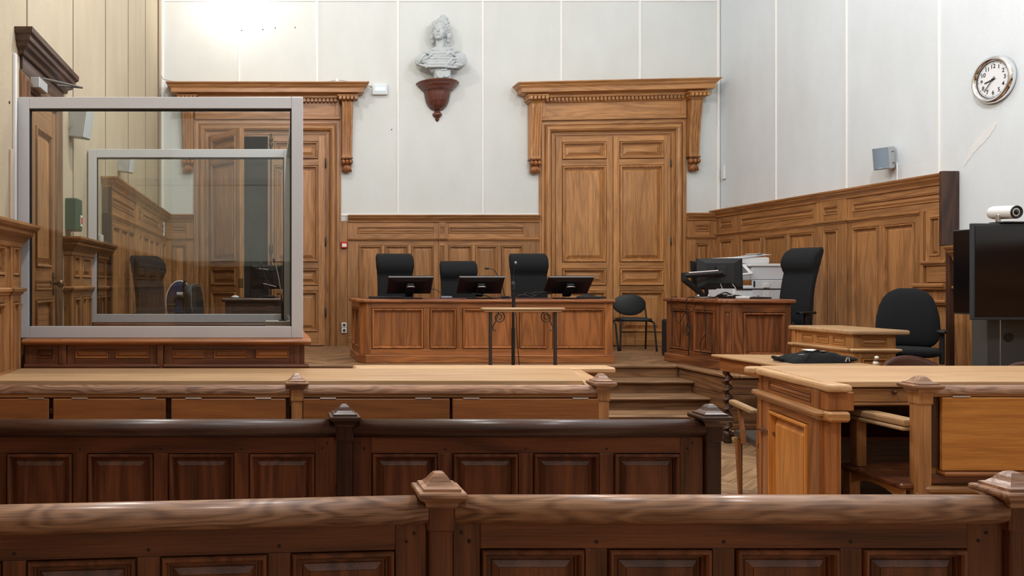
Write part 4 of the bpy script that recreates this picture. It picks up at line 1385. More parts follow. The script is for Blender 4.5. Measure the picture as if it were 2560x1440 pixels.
# ------------------------------------------------------------------ witness bar and floor microphone
wbz = 8.0
wt = T('witness_bar', 'witness bar of pale wood on two iron legs with scrolls', 'witness bar', (PX(1307, wbz), wbz, 0))
hb = PH(769, wbz)
wx2 = 103 * wbz / F
B(wt, 'hand_bar', wood('pale', 'x'), -wx2, wx2, -0.045, 0.045, hb - 0.028, hb, 0.010)
B(wt, 'under_bar', wood('top', 'x'), -wx2 + 0.02, wx2 - 0.03, -0.03, 0.03, hb - 0.042, hb - 0.028, 0.003)
for s in (-1, 1):
    xl = s * 81 * wbz / F
    M(wt, 'leg', M_IRON, *bx(xl - 0.014, xl + 0.014, -0.014, 0.014, 0.0, hb - 0.042, 0.003))
    M(wt, 'foot', M_IRON, *bx(xl - 0.03, xl + 0.03, -0.22, 0.22, 0.0, 0.02, 0.004))
    pts = []
    for i in range(40):            # scroll bracket: two spirals joined by an S
        a = i / 39
        th = -PI * 0.5 + a * PI * 3.0
        r_ = 0.058 - 0.040 * a
        pts.append((xl - s * (0.085 + r_ * math.cos(th)), 0, hb - 0.095 - r_ * math.sin(th)))
    pts = pts[::-1] + [(xl - s * 0.045, 0, hb - 0.145), (xl - s * 0.022, 0, hb - 0.19), (xl - s * 0.03, 0, hb - 0.225), (xl - s * 0.055, 0, hb - 0.222)]
    M(wt, 'scroll', M_IRON, *tube(pts, 0.0055, 6), smooth=True)
mt = T('microphone_stand', 'black microphone stand standing behind the witness bar', 'microphone stand', (PX(1283, 8.25), 8.25, 0))
M(mt, 'base', M_BLACK, *lathe([(0.13, 0), (0.13, 0.012), (0.04, 0.025), (0.015, 0.04)], 20))
M(mt, 'pole', M_BLACK, *tube([(0, 0, 0.03), (0, 0, 0.62), (0, 0, 1.1)], 0.017, 10))
M(mt, 'pole', M_BLACK, *tube([(0, 0, 1.1), (0, 0, 1.50)], 0.012, 10))
M(mt, 'clutch', M_BLACK, *lathe([(0.014, 1.47), (0.024, 1.48), (0.024, 1.54), (0.016, 1.56), (0.008, 1.57)], 10))
M(mt, 'neck', M_BLACK, *tube(curve_pts([(0, 0, 1.56), (0.003, 0, 1.62), (0.012, 0, 1.70), (0.02, -0.01, 1.745)], 5), 0.0035, 6))
M(mt, 'head', plain('mic_head', (0.35, 0.34, 0.33), 0.4, 0.5), *ball((0.021, -0.012, 1.755), (0.013, 0.013, 0.016), 10, 8), smooth=True)
M(mt, 'cord', M_CABLE, *tube(curve_pts([(0.01, 0, 1.46), (0.03, 0, 1.2), (0.04, -0.02, 0.9), (0.09, -0.02, 0.4), (0.12, -0.02, 0.01)], 6), 0.004, 6))

# ------------------------------------------------------------------ clerk's desk
ck = T('clerk_desk', "oak clerk's desk with a chamfered corner at the platform edge", 'desk', (5.1, 9.7, PLAT))
A_, B__, C_, D_, E_ = (-0.105, 0.60), (-0.01, -0.47), (0.085, -0.56), (0.72, -0.56), (0.72, 0.60)
M(ck, 'desk_top', wood('clerk', 'x'), *ext([(A_[0] - 0.045, A_[1]), (B__[0] - 0.045, B__[1] - 0.02), (C_[0] - 0.015, C_[1] - 0.045), (D_[0] + 0.03, D_[1] - 0.045), (E_[0] + 0.03, E_[1])], 0.755, 0.800, 0.014))
M(ck, 'core', wood('dark', 'z'), *ext([(A_[0] + 0.035, A_[1]), (B__[0] + 0.035, B__[1] + 0.02), (C_[0] + 0.01, C_[1] + 0.035), (0.25, C_[1] + 0.035), (0.25, E_[1])], 0.0, 0.755, 0))
e, L_ = face(ck, 'side_face', A_, B__)
framed(e, 0, L_, 0.11, 0.755, 0, 0.03, [(0.17, 0.665, [(0.07, 0.47), (0.57, 0.97)])], 'clerk', 'clerk', s=0.9, style='flat')
B(e, 'plinth', wood('clerk', 'x'), -0.01, L_ + 0.01, -0.03, 0.03, 0.0, 0.11, 0.008)
B(e, 'panel_joint', wood('dark', 'z'), 0.265, 0.272, 0.0125, 0.03, 0.22, 0.62, 0)
B(e, 'panel_joint', wood('dark', 'z'), 0.765, 0.772, 0.0125, 0.03, 0.22, 0.62, 0)
e, L_ = face(ck, 'corner_face', B__, C_)
framed(e, 0, L_, 0.11, 0.755, 0, 0.03, [(0.17, 0.665, [(0.025, L_ - 0.025)])], 'clerk', 'clerk', s=0.5)
B(e, 'plinth', wood('clerk', 'x'), -0.01, L_ + 0.01, -0.03, 0.03, 0.0, 0.11, 0.008)
e, L_ = face(ck, 'front_face', C_, D_)
framed(e, 0, L_, 0.11, 0.755, 0, 0.03, [(0.17, 0.655, [(0.10, L_ - 0.06)])], 'clerk', 'clerk', s=1.1, style='flat', axis='z')
B(e, 'plinth', wood('clerk', 'x'), -0.01, L_ + 0.01, -0.03, 0.03, 0.0, 0.11, 0.008)
CT = PLAT + 0.802

# monitor on a swing arm
ma = T('computer_monitor', "black monitor on a swing arm on the clerk's desk", 'monitor', (5.35, 9.72, CT))
A = Matrix.Translation((0.0, 0.0, 0.115)) @ rotz(R(-10)) @ rotx(R(-4))
M(ma, 'housing', M_BLACK, *xf(loops_solid(0.50, 0.36), A))
M(ma, 'screen', M_SCREEN, *xf(bx(-0.24, 0.24, 0.019, 0.022, 0.012, 0.345, 0), A))
M(ma, 'vesa_mount', M_BLACK, *xf(bx(-0.055, 0.055, -0.06, -0.015, 0.15, 0.26, 0.006), A))
M(ma, 'port_strip', plain('port_black', (0.006, 0.006, 0.006), 0.7), *xf(bx(-0.14, 0.13, -0.03, -0.01, 0.055, 0.10, 0.004), A))
M(ma, 'upper_arm', M_BLACK, *tube([(-0.46, -0.06, 0.27), (-0.25, -0.075, 0.285), (-0.02, -0.075, 0.30)], 0.034, 8))
M(ma, 'arm_cover', M_SILVER, *tube([(-0.42, -0.09, 0.30), (-0.08, -0.10, 0.325)], 0.009, 6))
M(ma, 'lower_arm', M_BLACK, *tube([(-0.20, 0.02, 0.03), (-0.30, -0.03, 0.11), (-0.46, -0.06, 0.22), (-0.46, -0.06, 0.30)], [0.034, 0.036, 0.036, 0.03], 8))
M(ma, 'clamp', M_SILVER, *join(bx(-0.27, -0.14, -0.04, 0.06, 0.0, 0.018, 0.004), ball((-0.27, -0.02, 0.03), 0.018, 8, 6), ball((-0.15, -0.03, 0.032), 0.018, 8, 6)))
m5 = T('computer_monitor', "dark monitor turned away behind the swing-arm monitor", 'monitor', (5.36, 10.08, CT))
A = Matrix.Translation((0.0, 0.0, 0.10)) @ rotz(R(28)) @ rotx(R(-3))
M(m5, 'housing', M_BLACK, *xf(loops_solid(0.46, 0.35), A))
M(m5, 'screen', M_SCREEN, *xf(bx(-0.22, 0.22, 0.019, 0.022, 0.012, 0.335, 0), A))
M(m5, 'stand_neck', M_BLACK, *xf(bx(-0.03, 0.03, -0.03, -0.01, -0.10, 0.2, 0.006), A))
B(m5, 'stand_foot', M_BLACK, -0.11, 0.11, -0.08, 0.08, 0.0, 0.012, 0.004)
for nm, lab, a, b, c_, d_, z0_, z1_ in (('document_tray', "flat black tray on the clerk's desk before the copier", 5.52, 5.80, 9.45, 9.70, 0, 0.018),
                                    ('power_strip', "white power strip among cables on the clerk's desk", 5.33, 5.47, 9.32, 9.37, 0, 0.03)):
    tag(B(None, nm, M_BLACK if nm != 'power_strip' else M_WHITE, a, b, c_, d_, CT + z0_, CT + z1_, 0.006), lab, 'tray' if nm != 'power_strip' else 'power strip')
tag(M(None, 'telephone', M_BLACK, *ext([(5.42, 9.78), (5.62, 9.74), (5.64, 9.92), (5.44, 9.95)], CT, CT + 0.045, 0.012)), "low black telephone set on the clerk's desk", 'telephone')
hx = 5.02
G3 = "cables hanging over the clerk's desk"
cable("white cable curled on the clerk's desk", [(5.28, 9.45, CT + 0.03), (5.36, 9.38, CT + 0.05), (5.46, 9.34, CT + 0.02), (5.56, 9.33, CT + 0.04), (5.62, 9.4, CT + 0.01)], 0.006, M_CABLEW, G3)
cable("black cables bundled under the swing-arm monitor", [(5.20, 9.55, CT + 0.02), (5.28, 9.5, CT + 0.07), (5.36, 9.52, CT + 0.05), (5.45, 9.48, CT + 0.03), (5.56, 9.5, CT + 0.02)], 0.008, M_CABLE, G3)
cable("grey lead dropping from the swing-arm monitor", [(5.32, 9.66, CT + 0.17), (5.32, 9.58, CT + 0.08), (5.40, 9.56, CT + 0.03), (5.47, 9.6, CT + 0.10), (5.46, 9.66, CT + 0.17)], 0.004, M_CABLEW, G3)
zz = PLAT
cable("black cable hanging in a long loop down the clerk's desk", [(5.18, 9.50, CT + 0.01), (5.045, 9.48, CT - 0.01), (5.035, 9.47, zz + 0.62), (5.04, 9.40, zz + 0.42), (5.045, 9.33, zz + 0.27), (5.05, 9.38, zz + 0.17), (5.03, 9.52, zz + 0.16), (5.025, 9.55, zz + 0.28), (5.035, 9.44, zz + 0.40)], 0.0045, M_CABLE, G3)
cable("black knotted cable hanging down the clerk's desk", [(5.10, 9.80, CT + 0.01), (4.995, 9.80, CT - 0.01), (5.0, 9.80, zz + 0.6), (5.0, 9.77, zz + 0.45), (4.995, 9.74, zz + 0.40), (5.0, 9.80, zz + 0.36), (4.995, 9.80, zz + 0.46), (5.0, 9.76, zz + 0.50), (5.0, 9.75, zz + 0.3), (5.0, 9.77, zz + 0.12)], 0.006, M_CABLE, G3)
cable("thin black cable crossing the side of the clerk's desk", [(5.04, 10.12, CT + 0.01), (4.965, 10.12, CT - 0.01), (4.97, 10.1, zz + 0.64), (4.98, 9.95, zz + 0.50), (4.99, 9.86, zz + 0.60), (5.01, 9.68, zz + 0.66), (5.02, 9.62, CT - 0.0)], 0.004, M_CABLE, G3)

# white copier
pr = T('copier', 'large white office copier in the corner by the panelled wall', 'copier', (6.52, 11.2, PLAT))
B(pr, 'cabinet', M_PRINTER, -0.36, 0.30, -0.33, 0.33, 0.03, 0.95, 0.015)
B(pr, 'front_cover', M_PRINTER2, -0.12, 0.32, -0.345, -0.32, 0.40, 1.02, 0.010)
B(pr, 'slot', M_BLACK, -0.34, 0.27, -0.35, -0.33, 0.895, 0.91, 0.002)
B(pr, 'slot', M_BLACK, -0.105, -0.085, -0.352, -0.34, 0.93, 1.01, 0.002)
B(pr, 'lever', M_WHITE, 0.02, 0.10, -0.36, -0.34, 0.92, 0.98, 0.004)
B(pr, 'badge', M_WHITE, 0.03, 0.10, -0.352, -0.34, 0.78, 0.87, 0.002)
B(pr, 'handle_slot', M_BLACK, -0.05, 0.01, -0.351, -0.34, 0.765, 0.78, 0.002)
B(pr, 'drawer', M_PRINTER2, -0.08, 0.24, -0.352, -0.34, 0.45, 0.74, 0.004)
B(pr, 'upper_body', M_PRINTER2, -0.10, 0.34, -0.30, 0.33, 1.02, 1.20, 0.012)
B(pr, 'scanner_lid', M_WHITE, -0.14, 0.36, -0.32, 0.33, 1.20, 1.24, 0.010)
M(pr, 'feeder', M_WHITE, *ext([(-0.36, -0.20), (0.18, -0.22), (0.20, 0.28), (-0.34, 0.28)], 1.24, 1.33, 0.02))
M(pr, 'feeder_tray', M_PRINTER2, *xf(bx(-0.22, 0.2, -0.20, 0.22, 0, 0.02, 0.005), Matrix.Translation((-0.06, -0.02, 1.325)) @ roty(R(-8))))
ts = M(pr, 'control_panel', M_WHITE, *xf(bx(-0.13, 0.13, -0.10, 0.10, 0, 0.03, 0.008), Matrix.Translation((-0.30, -0.36, 1.14)) @ rotx(R(42)) @ rotz(R(8))))
M(ts, 'touch_screen', plain('touch_grey', (0.10, 0.12, 0.12), 0.2), *xf(bx(-0.11, 0.07, -0.075, 0.075, 0.03, 0.032, 0), Matrix.Translation((-0.30, -0.36, 1.14)) @ rotx(R(42)) @ rotz(R(8))))
for s in (-1, 1):
    for q_ in (-1, 1):
        M(pr, 'caster', M_BLACK, *mv(lathe([(0.03, 0), (0.03, 0.035)], 10), (s * 0.28, q_ * 0.26, 0)))
tag(M(None, 'paper_stack', M_PAPER, *join(*[xf(bx(-0.13, 0.13, -0.09, 0.09, 0, 0.004, 0), Matrix.Translation((6.62, 11.1, PLAT + 1.352 + i * 0.006)) @ rotz(0.2 * i) @ roty(R(-4 + 2 * i))) for i in range(4)])), 'loose white papers lying on top of the copier', 'papers')
tag(B(None, 'waste_bin', plain('bin_blue_black', (0.012, 0.016, 0.022), 0.5), 5.31, 5.50, 10.85, 11.1, PLAT, PLAT + 0.50, 0.02), "dark slim waste bin between the door and the clerk's desk", 'bin')
rp = T('red_pouch', 'small red pouch hanging on a short post beside the clerk desk', 'pouch', (PX(1987, 8.98), 8.98, PLAT))
M(rp, 'pouch_body', M_REDP, *ball((0, 0, 0.42), (0.036, 0.036, 0.085), 14, 10), smooth=True)
M(rp, 'strap', M_BLACK, *tube([(0, 0, 0.49), (0.0, 0.01, 0.53), (0.0, 0.03, 0.545)], 0.006, 6))
M(rp, 'pole', M_IRON, *tube([(0.0, 0.04, 0.0), (0.0, 0.035, 0.55)], 0.010, 6))

# ------------------------------------------------------------------ side table with a twisted leg, bag on it
TH = 0.85
tb = T('side_table', 'oak table with barley-twist legs between the steps and the right desk', 'table', (4.8, 7.5, 0))
M(tb, 'table_top', wood('top', 'y'), *ext([(-0.44, -0.62), (0.40, -0.62), (0.40, 0.52), (-0.44, 0.58)], TH - 0.022, TH, 0.007))
B(tb, 'apron', wood('bench', 'y'), -0.40, -0.375, -0.58, 0.50, TH - 0.15, TH - 0.022, 0.003)
B(tb, 'apron', wood('bench', 'y'), 0.34, 0.365, -0.58, 0.50, TH - 0.15, TH - 0.022, 0.003)
B(tb, 'apron', wood('bench', 'x'), -0.375, 0.34, 0.475, 0.50, TH - 0.15, TH - 0.022, 0.003)
B(tb, 'apron', wood('bench', 'x'), -0.375, 0.34, -0.58, -0.555, TH - 0.15, TH - 0.022, 0.003)


def twist(x, y):
    v, f, seg, n = [], [], 14, 90
    for i in range(n + 1):
        z = 0.10 + (0.70 - 0.10) * i / n
        a = z * 2 * PI / 0.092
        env = min(1.0, i / 5, (n - i) / 5)
        for k in range(seg):
            b = 2 * PI * k / seg
            v.append((x + 0.017 * env * math.cos(a) + 0.031 * math.cos(b), y + 0.017 * env * math.sin(a) + 0.031 * math.sin(b), z))
    for i in range(n):
        for k in range(seg):
            j = (k + 1) % seg
            f.append((i * seg + k, i * seg + j, (i + 1) * seg + j, (i + 1) * seg + k))
    return v, f


for x, y in ((-0.36, 0.44), (-0.36, -0.52), (0.325, 0.44), (0.325, -0.52)):
    lg = M(tb, 'leg', wood('dark', 'z'), *twist(x, y), smooth=True)
    M(lg, 'leg_block', wood('dark', 'z'), *mv(bx(-0.036, 0.036, -0.036, 0.036, 0.70, TH - 0.03, 0.004), (x, y, 0)))
    M(lg, 'leg_collar', wood('dark', 'z'), *mv(lathe([(0.030, 0.685), (0.042, 0.69), (0.042, 0.70)], 14), (x, y, 0)))
    M(lg, 'bun_foot', wood('dark', 'z'), *mv(lathe([(0.02, 0.0), (0.036, 0.008), (0.042, 0.03), (0.034, 0.055), (0.04, 0.06), (0.04, 0.12)], 14), (x, y, 0)), smooth=True)
for a, b in (((-0.36, 0.44), (-0.02, -0.04)), ((-0.36, -0.52), (-0.02, -0.04)), ((0.325, 0.44), (-0.02, -0.04)), ((0.325, -0.52), (-0.02, -0.04))):
    M(tb, 'stretcher', wood('dark', 'y'), *tube([(*a, 0.09), ((a[0] + b[0]) / 2, (a[1] + b[1]) / 2, 0.12), (*b, 0.09)], [0.022, 0.028, 0.022], 10), smooth=True)

bg = T('messenger_bag', 'black fabric bag lying flat on the oak side table', 'bag', (4.83, 7.30, TH))
secs = []
v, f = [], []
nx, ny = 40, 24


def bag_h(a, b):
    ex = (max(0.0, 1 - abs(a) ** 4) * max(0.0, 1 - abs(b) ** 3.5)) ** 0.36
    return max(0.003, 0.094 * ex * (0.86 + 0.16 * math.sin(a * 3.1 + 0.7)) + 0.005 * math.sin(a * 13 + b * 5) * ex + 0.004 * math.sin(b * 14) * ex)


for j in range(ny + 1):
    for i in range(nx + 1):
        a, b = i / nx * 2 - 1, j / ny * 2 - 1
        v.append((a * 0.27, b * 0.15 + 0.02 * a, bag_h(a, b)))
for j in range(ny):
    for i in range(nx):
        q0 = j * (nx + 1) + i
        f.append((q0, q0 + 1, q0 + nx + 2, q0 + nx + 1))
n0 = len(v)
v += [(a[0] * 0.98, a[1] * 0.98, 0.001) for a in v[:n0]]
f += [tuple(n0 + i for i in q_[::-1]) for q_ in f]
M(bg, 'bag_body', M_FABRIC, v, f, smooth=True)
M(bg, 'strap', M_FABRIC, *tube(curve_pts([(-0.27, -0.02, 0.02), (-0.34, -0.08, 0.035), (-0.36, -0.03, 0.045), (-0.29, 0.02, 0.03)], 5), [0.016] * 16, 6), smooth=True)
M(bg, 'strap', M_FABRIC, *tube(curve_pts([(-0.16, -0.158, 0.02), (-0.10, -0.13, 0.085), (0.0, -0.07, 0.105), (0.09, 0.03, 0.100)], 6), 0.008, 6), smooth=True)
M(bg, 'end_flap', M_FABRIC, *ball((0.30, 0.0, 0.028), (0.075, 0.12, 0.026), 14, 8), smooth=True)
M(bg, 'buckle', M_SILVER, *tube([(0.205, -0.14, 0.015), (0.215, -0.145, 0.05), (0.235, -0.14, 0.05), (0.24, -0.14, 0.018)], 0.005, 6))
M(bg, 'reflective_patch', M_SILVER, *xf(bx(-0.032, 0.032, -0.014, 0.014, 0, 0.003, 0), Matrix.Translation((-0.13, -0.07, bag_h(-0.48, -0.47) + 0.006)) @ rotz(0.2) @ rotx(R(10))))
M(bg, 'reflective_patch', M_SILVER, *xf(bx(-0.028, 0.028, -0.013, 0.013, 0, 0.003, 0), Matrix.Translation((0.06, -0.07, bag_h(0.22, -0.47) + 0.006)) @ rotz(0.2) @ rotx(R(10))))
tag(M(None, 'document', M_PAPER, *xf(bx(-0.06, 0.06, -0.04, 0.04, 0, 0.002, 0), Matrix.Translation((4.83, 7.31, TH + 0.104)) @ rotz(0.2) @ rotx(R(6)))), 'white sheet of paper lying on the black bag', 'paper')

# wooden armchair with a black seat
ac = T('armchair', 'wooden armchair with a black padded seat tucked behind the right desk', 'chair', (3.66, 5.83, 0), rz=R(-15))
M(ac, 'seat', M_LEATHER, *ext([(-0.23, -0.24), (0.23, -0.24), (0.25, 0.26), (-0.25, 0.26)], 0.40, 0.455, 0.014))
for s in (-1, 1):
    M(ac, 'front_leg', wood('flap', 'z'), *tube([(s * 0.235, 0.20, 0.40), (s * 0.245, 0.12, 0.0)], [0.026, 0.015], 6))
    M(ac, 'rear_leg', wood('flap', 'z'), *tube([(s * 0.215, -0.24, 0.0), (s * 0.215, -0.22, 0.44), (s * 0.22, -0.27, 0.86)], [0.015, 0.024, 0.018], 6))
    M(ac, 'arm', wood('pale', 'y'), *ext([(s * 0.25 - 0.03, -0.25), (s * 0.25 + 0.03, -0.25), (s * 0.26 + 0.03, 0.24), (s * 0.26 + 0.015, 0.27), (s * 0.26 - 0.015, 0.27), (s * 0.26 - 0.03, 0.24)], 0.645, 0.678, 0.010))
    M(ac, 'arm_post', wood('flap', 'z'), *tube([(s * 0.25, 0.00, 0.40), (s * 0.255, 0.10, 0.648)], [0.022, 0.016], 6))
M(ac, 'backrest', M_LEATHER, *ext([(-0.21, -0.285), (0.21, -0.285), (0.21, -0.245), (-0.21, -0.245)], 0.60, 0.86, 0.012))

# brown shell chairs beyond the right desk
def shell_chair(label, loc, rz):
    t = T('shell_chair', label, 'chair', loc, rz, 'brown shell chairs beyond the right desk')
    v, f, n, m_ = [], [], 20, 12
    mat = plain('brown_shell', (0.085, 0.032, 0.022), 0.35, noise=0.2)
    for side in (0, 1):
        for j in range(m_ + 1):
            for i in range(n + 1):
                a = i / n * 2 - 1
                top = 0.975 - 0.075 * abs(a) ** 2.2
                z = 0.58 + (top - 0.58) * j / m_
                v.append((a * 0.225, 0.22 + 0.05 * (j / m_) - 0.05 * (1 - a * a) * -1 + (0.012 if side else 0), z))
    w_ = n + 1
    N0 = (m_ + 1) * w_
    for j in range(m_):
        for i in range(n):
            q0 = j * w_ + i
            f.append((q0, q0 + 1, q0 + w_ + 1, q0 + w_))
            f.append((N0 + q0, N0 + q0 + w_, N0 + q0 + w_ + 1, N0 + q0 + 1))
    for i in range(n):
        q0 = m_ * w_ + i
        f.append((q0, q0 + 1, N0 + q0 + 1, N0 + q0))
    for j in range(m_):
        for i in (0, n):
            q0 = j * w_ + i
            f.append((q0, q0 + w_, N0 + q0 + w_, N0 + q0))
    M(t, 'backrest', mat, v, f, smooth=True)
    M(t, 'seat', mat, *loft([(0, 0, 0.43, 0.20, 0.19, 4), (0, 0, 0.437, 0.225, 0.215, 4), (0, 0, 0.455, 0.225, 0.215, 4), (0, 0, 0.46, 0.2, 0.19, 4)], 28), smooth=True)
    for s in (-1, 1):
        M(t, 'leg', M_IRON, *tube([(s * 0.22, -0.22, 0), (s * 0.18, -0.16, 0.43)], 0.011, 8))
        M(t, 'leg', M_IRON, *tube([(s * 0.22, 0.26, 0), (s * 0.18, 0.17, 0.43), (s * 0.16, 0.24, 0.66)], 0.011, 8))
    return t


shell_chair('brown curved-back chair in front of the black office chair', (PX(2298, 6.4), 6.2, 0), R(0))
shell_chair('brown curved-back chair in front of the screen pillar', (PX(2562, 6.0) + 0.03, 5.70, 0), R(0))
so = T('knobbed_ornament', 'small white and brown knobbed object on the side table by the curved chair', 'ornament', (PX(2194, 7.0), 7.02, TH))
M(so, 'lower_knob', M_PAPER, *lathe([(0.012, 0), (0.022, 0.01), (0.022, 0.025), (0.012, 0.034)], 12), smooth=True)
M(so, 'collar', wood('pew', 'x'), *mv(lathe([(0.018, 0.0), (0.026, 0.008), (0.018, 0.016)], 12), (0.004, 0, 0.032)), smooth=True)
M(so, 'upper_knob', M_PAPER, *ball((0.007, 0, 0.062), (0.017, 0.017, 0.016), 10, 8), smooth=True)

# ------------------------------------------------------------------ prosecutor's small desk and chair
lc = T('prosecutor_desk', 'small honey oak desk with two tiers of little panels', 'desk', (5.46, 7.8, DAIS))
a0_, b0_, c0_, d0_ = (-0.185, 0.40), (-0.185, -0.40), (0.20, -0.40), (0.20, 0.40)
M(lc, 'desk_top', wood('top', 'x'), *ext([(-0.225, 0.46), (-0.225, -0.445), (0.29, -0.445), (0.29, 0.46)], 0.665, 0.708, 0.014))
M(lc, 'core', wood('pew', 'z'), *ext([(-0.15, 0.40), (-0.15, -0.37), (0.19, -0.37), (0.19, 0.40)], 0.0, 0.665, 0))
for nm, A, Bq, n in (('side_face', a0_, (-0.185, -0.371), 3), ('front_face', b0_, c0_, 1)):
    e, L_ = face(lc, nm, A, Bq)
    m_ = 0.075
    framed(e, 0, L_, 0.535, 0.665, 0, 0.03, [(0.560, 0.635, spans(m_, L_ - m_, n, 0.05))], 'door', s=0.5)
    framed(e, 0, L_, 0.08, 0.50, 0, 0.03, [(0.14, 0.455, spans(m_, L_ - m_, n, 0.05))], 'door', s=0.75)
    M(e, 'belt_moulding', wood('top', 'x'), *sweep(0, L_, 0.03, 0.0, [(0, 0.50), (0.01, 0.503), (0.016, 0.514), (0.032, 0.518), (0.034, 0.53), (0.022, 0.538), (0, 0.54)], True, True))
    B(e, 'plinth', wood('door', 'x'), -0.01, L_ + 0.01, -0.02, 0.03, 0, 0.08, 0.006)
B(lc, 'corner_post', wood('door', 'z'), -0.20, -0.165, 0.40, 0.455, 0, 0.665, 0.004)
B(lc, 'belt_block', wood('top', 'x'), -0.235, -0.16, 0.395, 0.47, 0.508, 0.538, 0.010)

oc = T('task_chair', 'wide black task chair with a rounded back beside the small honey desk', 'chair', (6.216, 7.996, DAIS), rz=R(-40))
secs = []
for i in range(41):
    s = i / 40
    z = 0.50 + 0.58 * s
    tab = [(0, 0.70), (0.04, 0.82), (0.12, 0.94), (0.3, 1.0), (0.5, 0.97), (0.7, 0.88), (0.84, 0.76), (0.93, 0.60), (0.975, 0.42), (1.01, 0.20)]
    for (s0_, w0_), (s1_, w1_) in zip(tab, tab[1:]):
        if s0_ <= s <= s1_:
            ww = 0.258 * (w0_ + (w1_ - w0_) * (s - s0_) / (s1_ - s0_))
    secs.append((0, 0.22 + 0.06 * s - 0.03 * math.sin(s * PI), z, ww, 0.05 * math.sqrt(max(0.05, 1 - abs(2 * s - 1) ** 5)), 3))
M(oc, 'backrest', M_FABRIC, *loft(secs, 40), smooth=True)
M(oc, 'seat', M_FABRIC, *loft([(0, 0, 0.42, 0.2, 0.2, 3), (0, 0, 0.44, 0.26, 0.245, 4), (0, 0, 0.48, 0.265, 0.25, 4), (0, 0, 0.50, 0.25, 0.235, 4), (0, 0, 0.508, 0.18, 0.17, 3)], 32), smooth=True)
M(oc, 'back_bar', M_BLACK, *bx(-0.03, 0.03, 0.20, 0.27, 0.40, 0.62, 0.01))
arms(oc, 0.27, 0.655, -0.18, 0.06)
chair_base(oc, 0.42)

# ------------------------------------------------------------------ screens and conference camera on the right
ZT = 6.2
tv = T('television', 'large black television on a grey pillar stand at the right edge', 'television', (PX(2430, ZT), ZT, 0))
tz0, tz1 = PH(800, ZT), PH(558, ZT)
B(tv, 'bezel', M_BEZEL, 0, 1.30, 0.0, 0.028, tz0, tz1, 0.005)
B(tv, 'screen', M_SCREEN, 0.022, 1.278, -0.003, 0.002, tz0 + 0.022, tz1 - 0.02, 0.001)
pl_ = B(tv, 'pillar', plain('pillar_grey', (0.085, 0.085, 0.082), 0.45, 0.3), 0.25, 1.0, 0.16, 0.30, 0.0, tz0 + 0.5, 0.006)
B(pl_, 'pillar_seam', M_SILVER, 0.352, 0.358, 0.155, 0.162, 0.02, tz0 + 0.3, 0.001)
M(pl_, 'cable_grommet', M_BLACK, *xf(lathe([(0.035, 0), (0.035, 0.006)], 16), Matrix.Translation((0.42, 0.16, tz0 - 0.14)) @ rotx(PI / 2)))
B(tv, 'bracket', M_BLACK, 0.5, 0.8, 0.028, 0.16, tz0 + 0.15, tz0 + 0.5, 0.005)
B(tv, 'foot', M_BEZEL, 0.1, 1.15, -0.02, 0.36, 0.0, 0.03, 0.006)
t2 = T('television', 'black glossy television facing across the room behind the larger screen', 'television', (PX(2382, 7.5), 7.5, 0), rz=-R(87.0))
q0, q1 = PH(785, 7.42), PH(576, 7.5)
B(t2, 'bezel', M_BEZEL, 0, 0.88, 0.0, 0.05, q0, q1, 0.004)
B(t2, 'screen', M_SCREEN, 0.008, 0.872, -0.003, 0.002, q0 + 0.012, q1 - 0.008, 0.001)
B(t2, 'stand', M_BEZEL, 0.45, 0.6, 0.05, 0.12, 0.0, q0 + 0.3, 0.005)
B(t2, 'foot', M_BEZEL, 0.2, 0.80, -0.15, 0.35, 0.0, 0.03, 0.005)
cv = T('conference_camera', 'white cylindrical conference camera standing on the large television', 'camera', (PX(2505, 6.26), 6.24, tz1))
B(cv, 'base', M_BLACK, -0.07, 0.16, -0.07, 0.06, 0.0, 0.012, 0.004)
M(cv, 'stem', M_SILVER, *bx(-0.055, -0.03, -0.01, 0.02, 0.012, 0.07, 0.004))
A = Matrix.Translation((0.0, 0.0, 0.085)) @ rotz(R(-84)) @ roty(R(3))
M(cv, 'barrel', M_WHITE, *xf(xf(lathe([(0.03, -0.11), (0.044, -0.10), (0.050, -0.08), (0.050, 0.085), (0.047, 0.09)], 28), roty(PI / 2)), A), smooth=True)
M(cv, 'lens_hood', M_BLACK, *xf(xf(lathe([(0.047, 0.085), (0.050, 0.092), (0.046, 0.10), (0.040, 0.098), (0.028, 0.088), (0.02, 0.086)], 28, cap=False), roty(PI / 2)), A), smooth=True)
M(cv, 'lens', M_SCREEN, *xf(xf(lathe([(0.026, 0.086), (0.018, 0.094), (0.004, 0.097)], 20), roty(PI / 2)), A), smooth=True)
M(cv, 'lead', M_CABLE, *tube(curve_pts([(0.15, 0.0, 0.01), (0.19, 0.02, 0.03), (0.24, 0.03, 0.012), (0.30, 0.03, 0.01)], 5), 0.004, 6))

